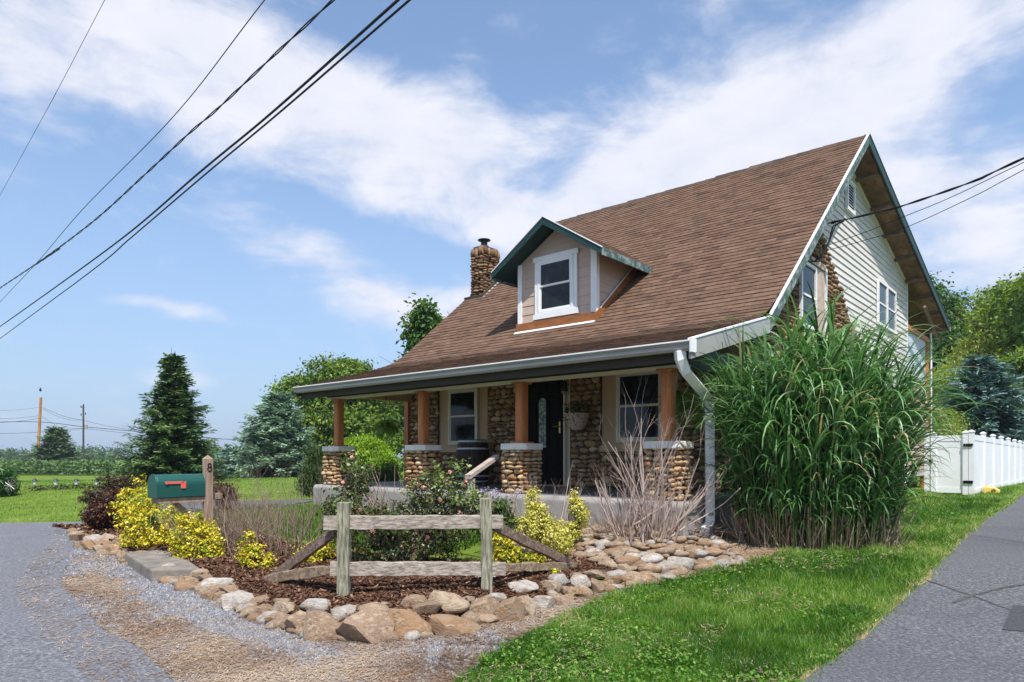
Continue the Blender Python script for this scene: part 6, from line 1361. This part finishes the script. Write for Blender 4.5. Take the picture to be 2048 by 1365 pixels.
def fern(label, pos, R, seed, hook):
    t = thing('hanging_fern', pos, label, 'hanging plant', 'fern baskets hanging under the porch eave', off=pos); g_ = np.random.default_rng(seed)
    mb = MB(); mb.lathe([(R * .22, 0), (R * .42, R * .18), (R * .46, R * .34)], pos[0], pos[1], 14, pos[2]); mb.ob('basket', M['blackmetal'], t)
    mb = MB(); top = Vector((pos[0], pos[1], hook))
    for a in (0, 2.1, 4.2): mb.tube([(pos[0] + R * .45 * math.cos(a), pos[1] + R * .45 * math.sin(a), pos[2] + R * .34), (top.x, top.y, min(top.z, pos[2] + R * 1.9))], .004, 3)
    mb.tube([(top.x, top.y, min(top.z, pos[2] + R * 1.9)), top], .006, 4); mb.ob('hanger', M['blackmetal'], t)
    n, S = 130, 8; Vs, Rn = [], []
    for i in range(n):
        a = g_.uniform(0, 6.28); th = g_.uniform(.1, 1.35); L_ = R * g_.uniform(.8, 1.35); p = np.array([pos[0], pos[1], pos[2] + R * .3]); tone = g_.normal(.45, .2)
        for k in range(S):
            th -= .30 * g_.uniform(.7, 1.3) * (1 if k else .3); d = np.array([math.cos(a) * math.cos(th), math.sin(a) * math.cos(th), math.sin(th)]); p2 = p + d * L_ / S
            sd = np.array([-math.sin(a), math.cos(a), 0.]); w = R * .20 * math.sin(math.pi * (k + 1.2) / (S + 1.6))
            for sg in (-1, 1):
                for q_ in (.15, .65):
                    b0 = p + d * L_ / S * q_; e = b0 + sd * sg * w + d * w * .35 - np.array([0, 0, w * .25]); wd_ = d * L_ / S * .26
                    Vs.append([b0 - wd_ * .6, b0 + wd_ * .6, e + wd_ * .25, e - wd_ * .25]); Rn.append(np.clip(tone + g_.normal(0, .12), 0, 1))
            p = p2
    V = np.array(Vs).reshape(-1, 3); F_ = np.arange(len(Vs))[:, None] * 4 + np.array([[0, 1, 2, 3]])
    o = put('frond', meshdata('frond', V - np.array(pos), F_, M['fern'], np.array(Rn)), t); o['kind'] = 'stuff'
fern('round fern basket hanging at the left end of the porch', hxyz(-11.7, 9.35, 1.93), .34, 91, 2.70)
fern('bushy fern basket hanging right of the right cedar post', hxyz(-4.62, 9.15, 2.08), .40, 92, 2.62)
wp = hxyz(-7.34, FW - .30, 1.98); pt_ = thing('wall_planter', wp, 'beige half-round planter with trailing plants on the stone column by the door', 'planter', rz=-AN, off=(0, 0, 0)); pt_.location = wp
mb = MB(); prf = [(.10, -.10), (.16, -.02), (.20, .10), (.23, .17), (.24, .20), (.21, .20), (.19, .12)]
mb.lathe([(q_, z) for q_, z in prf], 0, 0, 18, 0); mb.ob('pot', M['terracotta'], pt_, smooth=False)
g_ = np.random.default_rng(93); n = 420; a = g_.uniform(0, 6.28, n); q_ = g_.uniform(0, .30, n); z = .20 + g_.uniform(-.12, .22, n) - (q_ > .22) * g_.uniform(0, .2, n)
Vv, Ff = leaf_mesh(np.stack([np.cos(a) * q_, np.sin(a) * q_, z], -1), unit(g_.normal(0, 1, (n, 3)) + [0, 0, .6]), np.full(n, .06), .45, g_)
o = put('foliage', meshdata('foliage', Vv, Ff, M['weep'], np.tile(g_.uniform(0, 1, n), 2)), pt_); o['kind'] = 'stuff'
lp_ = hxyz(-7.62, 9.15, .806); lt = thing('porch_lantern', lp_, 'small white framed lantern box standing behind the middle pier', 'lantern', rz=-AN); lt.location = lp_
mb = MB()
for a, b_ in ((-.12, -.12), (.10, -.12), (-.12, .10), (.10, .10)): mb.box(a, a + .02, b_, b_ + .02, 0, .34)
mb.box(-.13, .13, -.13, .13, .34, .37); mb.box(-.13, .13, -.13, .13, .0, .03); mb.ob('frame', M['white'], lt); MB().box(-.095, .095, -.095, .095, .035, .335).ob('pane', M['glassdark'], lt)

# ------------------------------------------------------------------ left lawn: lanterns, wheel
for i, u in enumerate((70, 112, 153, 194, 236)):
    g0 = at_ground(u, 24.5); lab = ['small white garden lantern on a stake, nearest the wagon wheel', 'second white garden lantern from the wagon wheel', 'middle white garden lantern of the row on the lawn', 'white garden lantern second from the mailbox', 'white garden lantern nearest the mailbox'][i]
    t = thing('garden_lantern', g0, lab, 'lantern', 'white lanterns along the lawn border', off=g0); x, y, z = g0; zl = zat(966, 24.5)
    MB().tube([(x, y, z), (x, y, zl - .07)], .008, 5).ob('stake', M['blackmetal'], t); MB().lathe([(.05, 0), (.075, .12), (.07, .13)], x, y, 8, zl - .07).ob('lamp_glass', M['white'], t)
    MB().lathe([(.10, 0), (.06, .05), (.01, .09)], x, y, 8, zl + .062).ob('lid', M['blackmetal'], t)
    # dark sprawling plant at its foot
    n = 150; g_ = np.random.default_rng(300 + i); px = x + .15 + g_.normal(0, .28, n); py = y + g_.normal(0, .15, n); Vv, Ff = leaf_mesh(np.stack([px, py, z + .03 + g_.uniform(0, .16, n)], -1), unit(g_.normal(0, 1, (n, 3)) + [0, 0, .8]), np.full(n, .10), .3, g_)
    q0 = np.array(g0); o = put('border_plant', meshdata('border_plant', Vv - q0, Ff, M['yew'], np.tile(g_.uniform(0, .6, n), 2)), None, g0); tag(o, lab.replace('small white garden lantern on a stake', 'low dark plant at the foot of the lantern').replace('white garden lantern', 'white lantern') if i == 0 else 'low dark plant at the foot of the ' + ['', 'second lantern from the wagon wheel', 'middle garden lantern of the row', 'lantern second from the mailbox', 'lantern nearest the mailbox'][i], 'plant', 'low dark plants along the lawn border')
wq = P(20, 972, 22.5); wt = thing('wagon_wheel', wq, 'small white spoked wagon wheel at the left edge of the lawn', 'wheel', off=wq)
R_w = .21; MB().tube([(wq[0] + R_w * math.cos(t), wq[1], wq[2] + R_w * math.sin(t)) for t in np.linspace(0, 2 * math.pi, 25)], .02, 6, cap=False).ob('rim', M['blackmetal'], wt); MB().tube([(wq[0], wq[1] - .04, wq[2]), (wq[0], wq[1] + .04, wq[2])], .03, 8).ob('hub', M['gutter'], wt)
for k in range(10): a = k * math.pi / 5; MB().tube([wq, (wq[0] + R_w * math.cos(a), wq[1], wq[2] + R_w * math.sin(a))], .008, 4).ob('spoke', M['gutter'], wt)

# ------------------------------------------------------------------ poles and wires
def wire(label, pts, rad, name='power_line', group='overhead lines', twist=0., m='cable', ext=(0, 0)):
    """pts in photo pixels with a distance each; smooth curve through them in space"""
    Q = [Vector(P(*p)) for p in pts]
    if ext[0]: Q.insert(0, Q[0] + (Q[0] - Q[1]).normalized() * ext[0])
    if ext[1]: Q.append(Q[-1] + (Q[-1] - Q[-2]).normalized() * ext[1])
    out = []
    for i in range(len(Q) - 1):
        p0, p1, p2, p3 = Q[max(i - 1, 0)], Q[i], Q[i + 1], Q[min(i + 2, len(Q) - 1)]
        for k in range(14): t = k / 14; out.append(.5 * ((2 * p1) + (p2 - p0) * t + (2 * p0 - 5 * p1 + 4 * p2 - p3) * t * t + (3 * p1 - p0 - 3 * p2 + p3) * t ** 3))
    out.append(Q[-1]); mb = MB()
    if twist:
        # resample finely so the two strands wind round each other
        fine = []; 
        for a, b_ in zip(out[:-1], out[1:]):
            k = max(1, int((b_ - a).length / .10)); fine += [a.lerp(b_, j / k) for j in range(k)]
        for ph in (0, math.pi):
            L_ = 0.; o2 = []
            for i, p in enumerate(fine):
                if i: L_ += (p - fine[i - 1]).length
                w = L_ * 2 * math.pi / 1.3 + ph; o2.append(p + Vector((math.cos(w) * .3, 0, math.sin(w))) * twist)
            mb.tube(o2, rad, 5)
    else: mb.tube(out, rad, 6)
    base = min(out, key=lambda p: p.z); o = mb.ob(name, M[m]); return tag(o, label, 'wire', group)
def hy(v, z): return (z - 1.4) * 1365. / (912 - v)
wire('thinnest overhead wire at the upper left corner', [(210, 0, hy(0, 9.5)), (105, 200, hy(200, 9.3)), (0, 392, hy(392, 9.2))], .0045, ext=(6, 70))
wire('thin single wire second from the upper left corner', [(530, 0, hy(0, 7.4)), (345, 236, hy(236, 7.2)), (165, 420, hy(420, 7.1)), (75, 525, hy(525, 7.1)), (0, 605, hy(605, 7.2))], .007, ext=(5, 70))
wire('twisted pair of cables crossing the thin wire at the left', [(667, 0, hy(0, 6.6)), (555, 105, hy(105, 6.5)), (437, 217, hy(217, 6.4)), (378, 268, hy(268, 6.38)), (290, 350, hy(350, 6.35)), (185, 445, hy(445, 6.3)), (75, 527, hy(527, 6.3)), (0, 577, hy(577, 6.4))], .0085, twist=.016, ext=(5, 70))
wire('thickest overhead cable above the roof side of the sky', [(797, 0, hy(0, 5.9)), (545, 225, hy(225, 5.8)), (400, 345, hy(345, 5.75)), (250, 473, hy(473, 5.75)), (100, 583, hy(583, 5.8)), (0, 654, hy(654, 5.9))], .015, ext=(4, 70))
wire('thick overhead cable just below the thickest one', [(820, 0, hy(0, 5.8)), (560, 225, hy(225, 5.7)), (410, 350, hy(350, 5.65)), (260, 478, hy(478, 5.65)), (180, 545, hy(545, 5.7)), (0, 678, hy(678, 5.8))], .012, ext=(4, 70))
# service drop to the gable
sv = hxyz(SR + .06, 14.4, 5.80)
SG = 'service wires to the gable'
wire('thick twisted service cable from the right to the gable edge', [(2048, 317, 9.6), (1945, 364, 10.6), (1800, 414, 12.2), (1751, 426, 12.8), (1700, 438, 13.2), (1662, 446, 13.6)], .011, 'service_cable', SG, twist=.011, ext=(6, 0))
wire('upper thin service wire below the thick cable', [(2048, 325, 9.7), (1900, 396, 11.2), (1800, 437, 12.2), (1730, 465, 12.9), (1656, 491, 13.5)], .006, 'service_cable', SG, ext=(6, 0))
wire('lower thin service wire reaching the stone of the gable', [(2048, 340, 9.7), (1950, 392, 10.8), (1813, 455, 12.2), (1730, 481, 12.9), (1656, 501, 13.5)], .006, 'service_cable', SG, ext=(6, 0))
mb = MB(); r = random.Random(4); q = [Vector(P(u, v, 13.35)) for u, v in ((1690, 440), (1668, 452), (1655, 490), (1640, 515), (1628, 522))]
for k in range(4): mb.tube([p + Vector((r.uniform(-.03, .03), r.uniform(-.03, .03), r.uniform(-.03, .03))) for p in q], .010, 5)
for k in range(5): c0 = Vector(P(1625 + r.uniform(-6, 8), 515, 13.1)); mb.tube([c0 + Vector((.13 * math.cos(t) * r.uniform(.8, 1.1), 0, .09 * math.sin(t))) for t in np.linspace(2.6, 6.6, 10)], .009, 5)
tag(mb.ob('service_cable', M['cable']), 'bundle of black cable loops hanging at the gable rake', 'wire', SG)
mb = MB()
for u, v in ((1640, 448), (1662, 447), (1668, 444)): p = Vector(P(u, v, 13.6)); mb.tube([p, p + Vector((.05, -.02, .0))], .025, 8); mb.tube([p + Vector((-.12, 0, -.02)), p], .008, 4)
tag(mb.ob('insulator_bracket', M['blackmetal']), 'black insulator bracket on the peeling rake board', 'bracket')
def pole(label, u, vt, y, rad, m, lean, extra):
    x = (u - 1024) / 1365. * y; z0 = Hs(x, y) - .2; zt_ = zat(vt, y); t = thing('utility_pole', (x, y, z0), label, 'utility pole', off=(x, y, z0))
    MB().tube([(x - lean, y, z0), (x, y, zt_)], [rad * 1.15, rad * .85], 10).ob('shaft', M[m], t)
    if extra:
        MB().lathe([(.2, 0), (.3, .05), (.3, 1.0), (.2, 1.1)], x + .75, y - .2, 10, zt_ - 5.3).ob('transformer', M['gutter'], t)
        MB().tube([(x, y, zt_ - 4.4), (x + .6, y - .2, zt_ - 4.5)], .06, 5).ob('bracket', M['blackmetal'], t)
        for dz, dx in ((-.6, -.5), (-.2, 0.), (-2.1, .45), (-2.3, -.5)): MB().tube([(x + dx, y, zt_ + dz), (x + dx, y, zt_ + dz + .45)], .10, 6).ob('insulator', M['blackmetal'], t)
        MB().tube([(x - .6, y, zt_ - .45), (x, y, zt_ - .45)], .05, 4).ob('crossarm', M['blackmetal'], t)
    return t
pole('orange-brown leaning wooden utility pole at the far left', 82, 795, 150, .30, 'poleorange', .8, False)
pole('dark wooden utility pole with a transformer left of the dark spruce', 167, 811, 150, .20, 'poledark', 0, True)
DG = 'distant lines between the utility poles'
for lab, pts, rad in (('highest distant line from the orange pole down to the dark pole', [(86, 816, 150), (125, 832, 150), (160, 840, 150), (275, 862, 152), (520, 885, 160)], .035),
                      ('distant line sagging from the orange pole to the dark pole just below the highest', [(86, 818, 150), (110, 831, 150), (140, 840, 150), (166, 841, 150)], .03),
                      ('thickest distant line passing both utility poles', [(-30, 846, 150), (40, 844, 150), (100, 846, 150), (167, 854, 150), (277, 864, 150), (420, 877, 155), (560, 884, 170)], .06),
                      ('lowest distant line reaching from the left past the orange pole', [(-30, 868, 150), (60, 866, 150), (130, 860, 150), (167, 858, 150), (275, 869, 150), (420, 880, 155)], .035),
                      ('distant line left of the orange pole near its middle', [(-30, 838, 150), (30, 837, 150), (80, 832, 150)], .03), ('short distant line sagging behind the orange pole', [(-30, 846, 149), (30, 844, 149), (80, 837, 149)], .035),
                      ('faint distant line at the top of the orange pole to the left', [(-30, 823, 150), (40, 820, 150), (80, 815, 150)], .02), ('sagging distant line below the orange pole crossing to the dark pole', [(84, 834, 150), (110, 850, 150), (135, 861, 150), (166, 858, 150)], .03)):
    wire(lab, pts, rad, 'distant_line', DG)
p0 = P(81, 781, 150); bd_ = MB(); bd_.lathe([(.05, 0), (.22, .15), (.25, .4), (.12, .6), (.14, .75), (.04, .85)], p0[0], p0[1], 8, p0[2] - .3); tag(bd_.ob('bird', M['black']), 'small dark bird above the orange utility pole', 'bird')

# ------------------------------------------------------------------ the summer haze between the house and the horizon
hb = MB(); hb.box(-2100, 2100, -400, 2700, -4.6, 24)
hm = bpy.data.materials.new('haze'); hm.use_nodes = True; nt = hm.node_tree; nt.nodes.remove(nt.nodes['Principled BSDF'])
pv = nt.nodes.new('ShaderNodeVolumePrincipled'); pv.inputs['Color'].default_value = (.80, .88, 1, 1); pv.inputs['Density'].default_value = .00032; pv.inputs['Anisotropy'].default_value = .2
nt.links.new(pv.outputs[0], nt.nodes['Material Output'].inputs['Volume'])
hz_o = hb.ob('haze', hm); tag(hz_o, 'thin summer haze over the fields', 'haze', kind='stuff')
